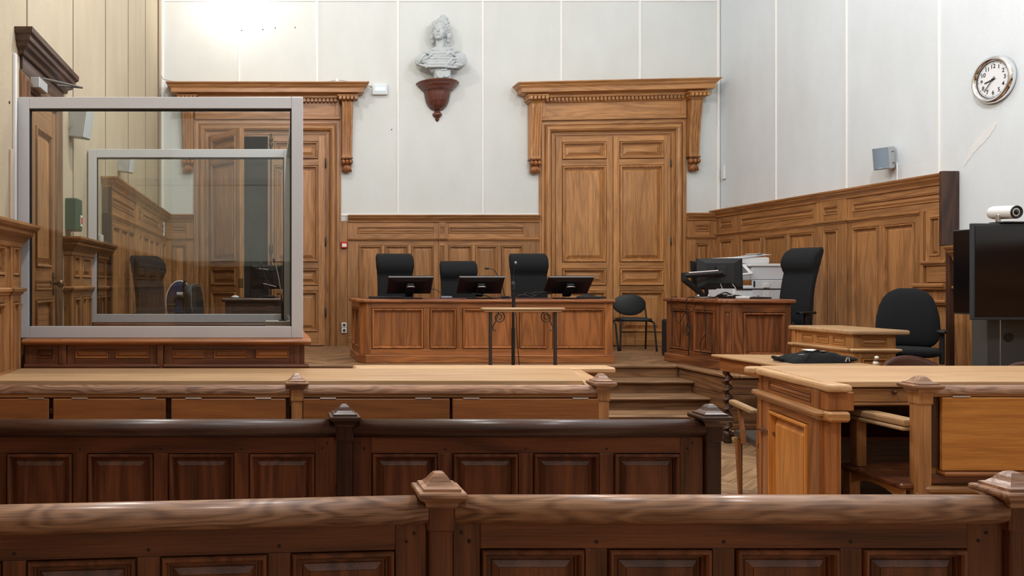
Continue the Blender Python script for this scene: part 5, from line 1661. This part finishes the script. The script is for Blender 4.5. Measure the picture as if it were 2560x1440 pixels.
# ------------------------------------------------------------------ bust on its bracket
bxp, bzp = PX(1103, 12.5), PH(196, 12.5)
bk = T('wall_bracket', 'dark turned wooden console bracket under the plaster bust', 'bracket', (bxp, YB, bzp))
pr_ = [(0.0, 0.0), (0.325, 0.0), (0.335, -0.012), (0.325, -0.03), (0.305, -0.04), (0.30, -0.06), (0.275, -0.085), (0.255, -0.10), (0.25, -0.115), (0.225, -0.13)]
M(bk, 'shelf', wood('red', 'x'), *lathe(pr_[::-1], 40, PI, 2 * PI), smooth=False)
pr2 = [(0.215, -0.13), (0.205, -0.16), (0.195, -0.22), (0.180, -0.29), (0.150, -0.36), (0.105, -0.41), (0.070, -0.43), (0.05, -0.435)]
M(bk, 'bowl', wood('red', 'z'), *lathe(pr2[::-1], 10, PI, 2 * PI), smooth=False)
M(bk, 'finial', wood('red', 'x'), *lathe([(0.004, -0.605), (0.02, -0.59), (0.035, -0.57), (0.03, -0.55), (0.05, -0.535), (0.075, -0.505), (0.072, -0.475), (0.045, -0.455), (0.04, -0.44), (0.06, -0.425)], 20, PI, 2 * PI), smooth=True)

bs_ = T('bust', 'white plaster bust of a woman with a wreathed head on a wall bracket', 'bust', (bxp + 0.035, YB - 0.21, bzp))
P_ = []
E3 = lambda c, r, rot=None: P_.append(ball(c, r, 18, 12, rot))
# plinth and torso
P_.append(bx(-0.125, 0.115, -0.08, 0.10, 0.0, 0.14, 0.012))
E3((-0.02, 0.02, 0.16), (0.17, 0.11, 0.09))
E3((-0.03, 0.01, 0.29), (0.29, 0.135, 0.14))
E3((-0.285, 0.02, 0.325), (0.145, 0.10, 0.095), roty(R(-32)).to_3x3())
E3((0.235, 0.02, 0.28), (0.115, 0.11, 0.13), roty(R(-14)).to_3x3())
E3((-0.02, 0.01, 0.40), (0.21, 0.11, 0.075))
E3((-0.02, -0.05, 0.29), (0.20, 0.075, 0.10))
# neck
P_.append(tube([(-0.03, 0.02, 0.38), (-0.032, 0.01, 0.50), (-0.03, -0.005, 0.62)], [0.085, 0.070, 0.068], 18))
# drapery folds
def fold(pts, r):
    c_ = curve_pts(pts, 7)
    n_ = len(c_) - 1
    P_.append(tube(c_, [r * (0.35 + 0.65 * math.sin(PI * min(1.0, 0.12 + i / n_ * 0.86))) for i in range(n_ + 1)], 10))
for k_ in range(6):               # folds sagging across the chest
    t_ = k_ / 5
    sag, r_ = 0.10 + 0.02 * t_, 0.026 - 0.004 * (k_ % 2)
    zl, zr = 0.43 - 0.19 * t_, 0.43 - 0.22 * t_
    fold([(-0.20 - 0.20 * t_, -0.035, zl), (-0.15 - 0.10 * t_, -0.085, zl - sag * 0.45), (-0.03, -0.125, 0.375 - 0.20 * t_), (0.13 + 0.05 * t_, -0.085, zr - sag * 0.35), (0.20 + 0.12 * t_, -0.03, zr)], r_)
for k_ in range(5):               # folds falling from the right shoulder
    t_ = k_ / 4
    fold([(0.14 + 0.13 * t_, -0.035, 0.44 - 0.02 * t_), (0.20 + 0.12 * t_, -0.085, 0.34), (0.20 + 0.14 * t_, -0.080, 0.24), (0.15 + 0.17 * t_, -0.06, 0.16 + 0.02 * t_)], 0.022)
for k_ in range(4):               # sleeve folds on the left shoulder
    t_ = k_ / 3
    fold([(-0.20 - 0.06 * t_, -0.02, 0.44 - 0.02 * t_), (-0.29 - 0.04 * t_, -0.075, 0.36 - 0.03 * t_), (-0.36 - 0.02 * t_, -0.07, 0.26 - 0.03 * t_)], 0.024)
rb_ = random.Random(5)
for k_ in range(26):
    x_, z_ = rb_.uniform(-0.30, 0.26), rb_.uniform(0.20, 0.42)
    a_, l_ = rb_.uniform(-0.7, 0.9), rb_.uniform(0.05, 0.10)
    y_ = -0.128 + 0.9 * (abs(x_ + 0.02)) ** 2.2 + 0.8 * (z_ - 0.29) ** 2
    fold([(x_ - l_ * math.cos(a_), y_ + 0.012, z_ - l_ * math.sin(a_)), (x_, y_ - 0.004, z_ - 0.01), (x_ + l_ * math.cos(a_), y_ + 0.012, z_ + l_ * math.sin(a_))], rb_.uniform(0.012, 0.02))
fold([(-0.17, -0.04, 0.455), (-0.10, -0.095, 0.43), (-0.03, -0.11, 0.41), (0.05, -0.10, 0.43), (0.13, -0.04, 0.46)], 0.032)
fold([(-0.13, -0.02, 0.485), (-0.08, -0.075, 0.465), (-0.02, -0.09, 0.45), (0.05, -0.075, 0.465), (0.10, -0.02, 0.488)], 0.022)
for a in (-0.11, -0.05, 0.02, 0.08, 0.13):
    E3((a, -0.085 + abs(a) * 0.3, 0.45 + abs(a) * 0.15), (0.026, 0.022, 0.032), roty(a * 6).to_3x3())
# tablet on the plinth
P_.append(xf(lathe([(0.068, 0), (0.068, 0.02), (0.055, 0.028)], 18), Matrix.Translation((-0.045, -0.075, 0.065)) @ rotx(PI / 2)))
P_.append(xf(lathe([(0.055, 0), (0.055, 0.02), (0.045, 0.028)], 18), Matrix.Translation((0.045, -0.075, 0.065)) @ rotx(PI / 2)))
P_.append(bx(-0.045, 0.05, -0.115, -0.07, 0.118, 0.145, 0.006))
# head, turned towards the left door
HM = Matrix.Translation((-0.03, -0.01, 0.735)) @ rotz(R(-24)) @ rotx(R(-6)) @ roty(R(4)) @ Matrix.Scale(1.13, 4)
hd_ = []
H3 = lambda c, r, rot=None: hd_.append(ball(c, r, 18, 12, rot))
H3((0, 0.005, 0.015), (0.094, 0.120, 0.130))
H3((0, -0.045, -0.055), (0.074, 0.072, 0.082))
H3((0, -0.082, -0.112), (0.034, 0.030, 0.026))
for s in (-1, 1):
    H3((s * 0.040, -0.088, 0.026), (0.034, 0.018, 0.012), roty(s * R(-8)).to_3x3())
    H3((s * 0.036, -0.088, 0.004), (0.020, 0.014, 0.009))
    H3((s * 0.048, -0.074, -0.040), (0.032, 0.030, 0.032))
    H3((s * 0.092, 0.01, -0.010), (0.016, 0.030, 0.036))
hd_.append(tube([(0, -0.104, 0.022), (0, -0.125, -0.015), (0, -0.138, -0.036), (0, -0.112, -0.048)], [0.010, 0.013, 0.018, 0.014], 8))
H3((0, -0.112, -0.066), (0.028, 0.014, 0.008))
H3((0, -0.108, -0.082), (0.024, 0.014, 0.009))
# hair, band, cap and wreath
H3((0, 0.035, 0.055), (0.112, 0.122, 0.115))
for s in (-1, 1):
    for i in range(6):
        a = i / 5
        H3((s * (0.075 + 0.035 * math.sin(a * 2.6)), -0.055 + 0.10 * a, 0.085 - 0.14 * a), (0.030, 0.028, 0.032))
    H3((s * 0.115, 0.035, -0.055), (0.038, 0.045, 0.055))
    H3((s * 0.105, 0.05, -0.105), (0.030, 0.035, 0.045))
for i in range(13):
    a = -PI * 0.46 + i * PI * 0.92 / 12
    hd_.append(ball((0.100 * math.sin(a), -0.062 * math.cos(a) - 0.02, 0.108 + 0.012 * math.cos(a * 3)), (0.026, 0.018, 0.032), 10, 8, (rotz(a) @ rotx(R(25)) @ roty(R(20 if i % 2 else -20))).to_3x3()))
H3((0.01, 0.02, 0.155), (0.082, 0.088, 0.055))
H3((0.015, 0.0, 0.205), (0.040, 0.040, 0.032))
H3((0.045, 0.0, 0.175), (0.05, 0.04, 0.03))
for g_ in hd_:
    P_.append(xf(g_, HM))
bo = M(bs_, 'bust_body', M_STONE, *join(*P_), smooth=True)
fixn(bo)
rm = bo.modifiers.new('remesh', 'REMESH')
rm.mode = 'VOXEL'
rm.voxel_size = 0.0052
rm.use_smooth_shade = True
sm_ = bo.modifiers.new('smooth', 'SMOOTH')
sm_.factor = 0.5
sm_.iterations = 2

# ------------------------------------------------------------------ wall clock
ZK = XR * F / (2490 - 672)
ck_ = T('wall_clock', 'round chrome-rimmed wall clock high on the right wall', 'clock', (XR, ZK, PH(199, ZK)), rz=-PI / 2)
RX = rotx(PI / 2)
M(ck_, 'rim', M_CHROME, *xf(lathe([(0.19, 0.0), (0.222, 0.0), (0.229, 0.012), (0.229, 0.03), (0.222, 0.05), (0.205, 0.06), (0.188, 0.054), (0.180, 0.036), (0.178, 0.028)], 48, cap=False), RX), smooth=True)
M(ck_, 'rim_groove', M_BLACK, *xf(lathe([(0.182, 0.030), (0.182, 0.036), (0.176, 0.033), (0.174, 0.028)], 48, cap=False), RX))
M(ck_, 'dial', plain('dial_white', (0.84, 0.86, 0.90), 0.4), *xf(lathe([(0.181, 0.0), (0.181, 0.028)], 48), RX))
mk = plain('dial_ink', (0.01, 0.01, 0.012), 0.5)
for h in range(1, 13):
    cu = bpy.data.curves.new('numeral', 'FONT')
    cu.body = str(h)
    cu.size = 0.056
    cu.align_x, cu.align_y = 'CENTER', 'CENTER'
    cu.extrude = 0.0006
    cu.offset = 0.0006
    cu.materials.append(mk)
    tmp = bpy.data.objects.new('numeral_text', cu)
    COL.objects.link(tmp)
    bpy.context.view_layer.update()
    me = bpy.data.meshes.new_from_object(tmp)
    bpy.data.objects.remove(tmp)
    o = bpy.data.objects.new('numeral', me)
    COL.objects.link(o)
    o.parent = ck_
    a = 2 * PI * h / 12
    o.location = (0.127 * math.sin(a), -0.0295, 0.127 * math.cos(a))
    o.rotation_euler = (PI / 2, 0, 0)
g = []
for i in range(60):
    a = 2 * PI * i / 60
    w_ = 0.0016 if i % 5 else 0.0028
    g.append(xf(bx(-w_, w_, -0.0295, -0.028, 0.160 if i % 5 else 0.154, 0.170, 0), roty(a)))
tag(M(ck_, 'minute_marks', mk, *join(*g)), kind='stuff')
for nm, mins, l0, l1, w_, d_ in (('hour_hand', (8 + 37 / 60) * 5, -0.03, 0.092, 0.0050, 0.033), ('minute_hand', 37, -0.035, 0.135, 0.0036, 0.037)):
    a = 2 * PI * mins / 60
    M(ck_, nm, mk, *xf(bx(-w_, w_, -d_ - 0.002, -d_, l0, l1, 0), roty(a)))
M(ck_, 'hub', mk, *xf(lathe([(0.009, 0.028), (0.009, 0.042)], 14), RX))
# pale repaired plaster streak below the clock
st_ = curve_pts([(XR - 0.001, 8.30, 2.75), (XR - 0.001, 8.18, 2.90), (XR - 0.001, 8.02, 3.02), (XR - 0.001, 7.93, 3.10)], 6)
v, f = [], []
for i, q_ in enumerate(st_):
    h_ = 0.020 + 0.03 * math.sin(PI * i / (len(st_) - 1)) + 0.006 * math.sin(i * 2.1)
    v += [(XR - 0.002, q_.y, q_.z - h_), (XR - 0.002, q_.y, q_.z + h_ * 1.3)]
for i in range(len(st_) - 1):
    f.append((2 * i, 2 * i + 1, 2 * i + 3, 2 * i + 2))
so_ = M(wr, 'filler_patch', plain('filler_white', (0.80, 0.82, 0.83), 0.8, noise=0.04, scale=8), v, f)
sd = so_.modifiers.new('solid', 'SOLIDIFY')
sd.thickness = 0.003
sd.offset = 0


# ------------------------------------------------------------------ wall speakers and small fittings
def speaker(label, loc, rz, tilt, s=1.0, gm=None):
    t = T('wall_speaker', label, 'speaker', loc, rz, 'grey wall speakers')
    A = rotx(tilt)
    hw, hh, dp = 0.085 * s, 0.125 * s, 0.14 * s
    M(t, 'cabinet', M_SPK, *xf(ext([(-hw, -0.02), (hw, -0.02), (hw * 0.72, dp), (-hw * 0.72, dp)], -hh, hh, 0.010), A))
    v, f = [], []
    for i in range(9):
        a = -1 + i / 4
        v += [(a * hw * 0.94, -0.024 - 0.022 * (1 - a * a), -hh * 0.94), (a * hw * 0.94, -0.024 - 0.022 * (1 - a * a), hh * 0.94)]
    for i in range(8):
        f.append((2 * i, 2 * i + 2, 2 * i + 3, 2 * i + 1))
    v += [(-hw * 0.94, -0.01, -hh * 0.94), (hw * 0.94, -0.01, -hh * 0.94), (hw * 0.94, -0.01, hh * 0.94), (-hw * 0.94, -0.01, hh * 0.94)]
    f.append(tuple([2 * i for i in range(8, -1, -1)] + [18, 19]))
    f.append(tuple([2 * i + 1 for i in range(9)] + [20, 21]))
    M(t, 'grille', gm or M_SPKG, *xf((v, f), A))
    M(t, 'bracket', M_WHITE, *bx(-0.03, 0.03, dp * 0.7, dp + 0.06, -0.09, -0.02, 0.006))
    M(t, 'badge', M_WHITE, *xf(bx(-0.015, 0.015, -0.046, -0.044, -hh * 0.86, -hh * 0.82, 0), A))
    for z in (-0.5, 0.5):
        M(t, 'side_slot', M_BLACK, *xf(bx(hw * 0.80, hw * 0.90, 0.05, 0.09, z * hh - 0.004, z * hh + 0.004, 0), A))
    return t


speaker('pale blue-grey wall speaker below the clock on the right wall', (6.88, 9.20, PH(396, 9.2)), R(-66), R(7))
tag(M(None, 'speaker_conduit', M_WHITE, *tube([(XR - 0.012, 9.17, 2.70), (XR - 0.012, 9.17, 2.9)], 0.012, 6)), 'white cable duct below the speaker on the right wall', 'cable duct')
s1 = speaker('grey wall speaker above the green box on the left wall', (XL + 0.135, 6.92, PH(312, 6.92)), R(78), R(9), 0.95, M_SPK)
s2 = speaker('grey wall speaker further back on the left wall beyond the cage', (XL + 0.135, 9.15, PH(405, 9.15)), R(78), R(9), 0.98, M_SPK)

gb = T('green_dispenser', 'dark green wall box with a small label in the dock', 'wall box', (XL, 6.86, 2.12), rz=PI / 2)
M(gb, 'case', M_GREEN, *ext([(-0.10, 0.0), (-0.10, -0.085), (-0.08, -0.10), (0.08, -0.10), (0.10, -0.085), (0.10, 0.0)], -0.135, 0.135, 0.012))
B(gb, 'label_plate', M_PAPER, 0.02, 0.085, -0.103, -0.099, -0.09, 0.0, 0)
B(gb, 'label_stripe', M_REDP, 0.028, 0.078, -0.1045, -0.1025, -0.075, -0.015, 0)
tag(B(None, 'wall_switch', M_WHITE, XL, XL + 0.035, 8.02, 8.17, 1.94, 2.03, 0.006), 'white switch box at the end of the low wainscot behind the glass', 'switch')
sk = T('socket_strip', 'three white sockets in a column in the back left corner', 'socket', (XL + 0.085, 12.42, 2.36), rz=PI / 2)
for i in (-1, 0, 1):
    B(sk, 'socket', M_WHITE, -0.04, 0.04, -0.02, 0.0, i * 0.078 - 0.036, i * 0.078 + 0.036, 0.004)
    M(sk, 'socket_hole', M_BLACK, *xf(lathe([(0.02, 0), (0.02, 0.002)], 12), Matrix.Translation((0, -0.02, i * 0.078)) @ RX))
sk = T('wall_socket', "pair of white wall sockets low beside the judges' bench", 'socket', (PX(861, 12.7), YB - 0.03, PH(820, 12.7)))
for i in (-1, 1):
    B(sk, 'socket', M_WHITE, -0.04, 0.04, -0.03, 0.0, i * 0.042 - 0.04, i * 0.042 + 0.04, 0.006)
    M(sk, 'socket_hole', M_BLACK, *xf(lathe([(0.024, 0), (0.022, 0.002)], 14), Matrix.Translation((0, -0.03, i * 0.042)) @ RX))
    for s in (-1, 1):
        M(sk, 'pin_hole', M_WHITE, *xf(lathe([(0.004, 0), (0.004, 0.003)], 8), Matrix.Translation((s * 0.01, -0.0305, i * 0.042)) @ RX))
al = T('alarm_call_point', 'small red and white fire alarm call point on the door trim', 'fire alarm', (PX(861, 12.7), YB - 0.03, PH(612, 12.7)))
B(al, 'case', M_REDP, -0.05, 0.05, -0.05, 0.0, -0.05, 0.05, 0.008)
B(al, 'plate', M_PAPER, -0.035, 0.035, -0.054, -0.049, -0.032, 0.02, 0.002)
el = T('emergency_light', 'white emergency light box beside the left door cornice', 'emergency light', (PX(950, 12.75), YB, PH(223, 12.75)))
B(el, 'case', M_WHITE, -0.12, 0.12, -0.07, 0.0, -0.085, 0.085, 0.012)
B(el, 'lens', plain('lens_blue', (0.70, 0.84, 0.92), 0.25), -0.095, 0.095, -0.078, -0.069, -0.05, 0.06, 0.006)
for i, x in enumerate((-0.05, 0.0, 0.055)):
    M(el, 'lamp', emit('led_white', (0.85, 0.97, 1.0), 2.5), *ball((x, -0.076, 0.005), (0.028, 0.008, 0.024), 10, 6), smooth=True)
cable('thin wire from the left door cornice to the emergency light', [(1.50, 12.72, 4.64), (1.58, 12.78, 4.62), (1.66, 12.79, 4.60), (1.70, 12.79, 4.575)], 0.006, M_CABLEW, 'wires over the left door cornice')
cable('thin wire lying along the top of the left door cornice', [(-1.66, 12.70, 4.76), (-1.60, 12.6, 4.68), (-1.3, 12.55, 4.632), (-0.2, 12.55, 4.632), (0.8, 12.55, 4.634), (1.06, 12.56, 4.66), (1.3, 12.6, 4.634)], 0.006, M_CABLEW, 'wires over the left door cornice')
tag(M(None, 'detector', M_WHITE, *mv(lathe([(0.03, 0), (0.026, 0.03), (0.012, 0.06), (0.004, 0.066)], 12), (PX(843, 12.55), 12.55, 4.626))), 'tiny white fitting standing on the left door cornice', 'sensor')
tag(B(None, 'thermostat', M_WHITE, XR - 0.04, XR - 0.002, 12.62, 12.70, PH(448, 12.66), PH(415, 12.66), 0.006), 'slim white thermostat in the corner right of the closed door', 'thermostat')
tag(M(None, 'conduit', M_WHITE, *bx(XL, XL + 0.022, 5.375, 5.41, 1.94, 3.06, 0.004)), 'white cable duct on the left wall beside the dark side door', 'cable duct')
tag(M(None, 'conduit', plain('duct_beige', (0.62, 0.50, 0.40), 0.6), *bx(XL, XL + 0.02, 5.30, 5.335, 1.94, 2.42, 0.004)), 'short beige cable duct beside the white duct on the left wall', 'cable duct')
for px, py in ((23, 256), (36, 264)):
    zz_ = -XL * F / (672 - px)
    M(wl, 'screw_hole', M_HOLE, *xf(lathe([(0.010, 0), (0.010, 0.004)], 8), Matrix.Translation((XL, zz_, PH(py, zz_))) @ roty(PI / 2)))

# ------------------------------------------------------------------ behind the glass cage, on the left of the platform
bd = T('side_desk', 'dark oak desk seen through the glass cage', 'desk', (-0.17, 9.47, PLAT))
B(bd, 'desk_top', wood('dark', 'x'), -0.36, 0.32, -0.30, 0.35, 0.770, 0.81, 0.012)
B(bd, 'body', wood('dark', 'x'), -0.31, 0.30, -0.22, 0.3, 0.0, 0.77, 0)
framed(bd, -0.32, 0.31, 0.05, 0.77, -0.25, 0.03, [(0.12, 0.66, [(-0.24, 0.22)])], 'dark', s=0.9)
tz = PLAT + 0.811
M(None, 'computer_mouse', M_WHITE, *ball((PX(588, 9.35), 9.34, tz + 0.012), (0.045, 0.03, 0.018), 14, 8), smooth=True)
tag(bpy.data.objects['computer_mouse'], 'pale computer mouse on the desk seen through the cage', 'mouse')
mm = T('computer_monitor', 'dark monitor on the desk seen through the cage', 'monitor', (-0.02, 9.62, tz), rz=R(-20))
A = Matrix.Translation((0, 0, 0.10))
M(mm, 'housing', M_BLACK, *xf(loops_solid(0.40, 0.28), A))
M(mm, 'screen', M_SCREEN, *xf(bx(-0.19, 0.19, 0.019, 0.022, 0.01, 0.27, 0), A))
M(mm, 'stand_neck', M_BLACK, *bx(-0.03, 0.03, -0.03, 0.0, 0.01, 0.2, 0.005))
B(mm, 'stand_foot', M_BLACK, -0.1, 0.1, -0.08, 0.08, 0, 0.012, 0.004)
M(mm, 'swing_arm', M_SILVER, *tube([(-0.06, -0.10, 0.34), (0.06, -0.12, 0.325)], 0.006, 6))
M(mm, 'swing_arm', M_SILVER, *tube([(0.0, -0.12, 0.165), (0.16, -0.14, 0.13)], 0.006, 6))
desk_mic('thin desk microphone on the desk seen through the cage', (0.02, 9.30, tz), [(0, 0, 0.02), (-0.03, 0, 0.15), (-0.09, 0, 0.32), (-0.105, 0, 0.37)], (0.08, 0.10))
cable('coiled black cable on the desk seen through the cage', [(0.0 + 0.07 * math.cos(a), 9.25 + 0.03 * math.sin(a), tz + 0.006 + 0.002 * a) for a in [i * 0.7 for i in range(18)]], 0.005)
nb_ = T('round_navy_chair', 'navy round-backed chair with white piping seen through the cage', 'chair', (PX(449, 9.95), 9.95, PLAT), rz=R(0))
zc_ = PH(757, 9.95) - PLAT
M(nb_, 'backrest', M_BLUE, *ball((0, 0, zc_), (0.165, 0.04, 0.265), 28, 14), smooth=True)
M(nb_, 'piping', M_WHITE, *tube([(0.165 * math.cos(a), 0, zc_ + 0.265 * math.sin(a)) for a in [i * 2 * PI / 40 for i in range(41)]], 0.009, 6), smooth=True)
B(nb_, 'tag', M_PAPER, -0.03, 0.05, -0.046, -0.038, zc_ + 0.10, zc_ + 0.13, 0.001)
M(nb_, 'seat', M_BLUE, *loft([(0, -0.15, 0.42, 0.18, 0.17, 3), (0, -0.15, 0.47, 0.2, 0.19, 3), (0, -0.15, 0.49, 0.17, 0.16, 3)], 24), smooth=True)
M(nb_, 'post', M_BLACK, *tube([(0.06, -0.06, 0.40), (0.07, -0.05, 0.9), (0.065, -0.05, zc_ + 0.27)], [0.02, 0.022, 0.016], 8))
M(nb_, 'pedestal', M_BLACK, *lathe([(0.22, 0), (0.20, 0.03), (0.03, 0.06), (0.03, 0.42)], 16))
M(nb_, 'grip', M_BLACK, *tube(curve_pts([(-0.10, -0.06, zc_ - 0.02), (-0.05, -0.08, zc_ + 0.06), (0.03, -0.08, zc_ + 0.08), (0.08, -0.07, zc_ + 0.04)], 5), 0.02, 8), smooth=True)
for i, (x, z) in enumerate(((-0.09, zc_ - 0.03), (-0.07, zc_ - 0.13), (0.07, zc_ - 0.15))):
    B(nb_, 'armrest', M_BLACK, x - 0.05, x + 0.06, -0.16, -0.04, z, z + 0.018, 0.005)
lcx = T('leather_chair', 'black ribbed leather chair seen through the cage', 'chair', (PX(503, 8.9), 8.86, PLAT), rz=R(74))
secs = []
for i in range(17):
    s = i / 16
    secs.append((0, 0.05 + 0.05 * s, 0.45 + 0.52 * s, 0.20 * math.sqrt(max(0.1, 1 - max(0, (s - 0.8) / 0.2) ** 2 * 0.9)), 0.05 + 0.006 * math.cos(s * 40), 5))
M(lcx, 'backrest', M_LEATHER, *loft(secs, 28), smooth=True)
M(lcx, 'seat', M_LEATHER, *loft([(0, -0.2, 0.40, 0.2, 0.2, 4), (0, -0.2, 0.46, 0.22, 0.22, 4), (0, -0.2, 0.48, 0.18, 0.18, 4)], 24), smooth=True)
M(lcx, 'piping', plain('piping_grey', (0.12, 0.13, 0.13), 0.4), *tube([(-0.2, 0.0, 0.47), (-0.205, 0.03, 0.75), (-0.17, 0.05, 0.95), (0.0, 0.05, 0.975)], 0.006, 6), smooth=True)
M(lcx, 'pedestal', M_BLACK, *mv(lathe([(0.22, 0), (0.20, 0.03), (0.03, 0.06), (0.03, 0.40)], 16), (0, -0.15, 0)))
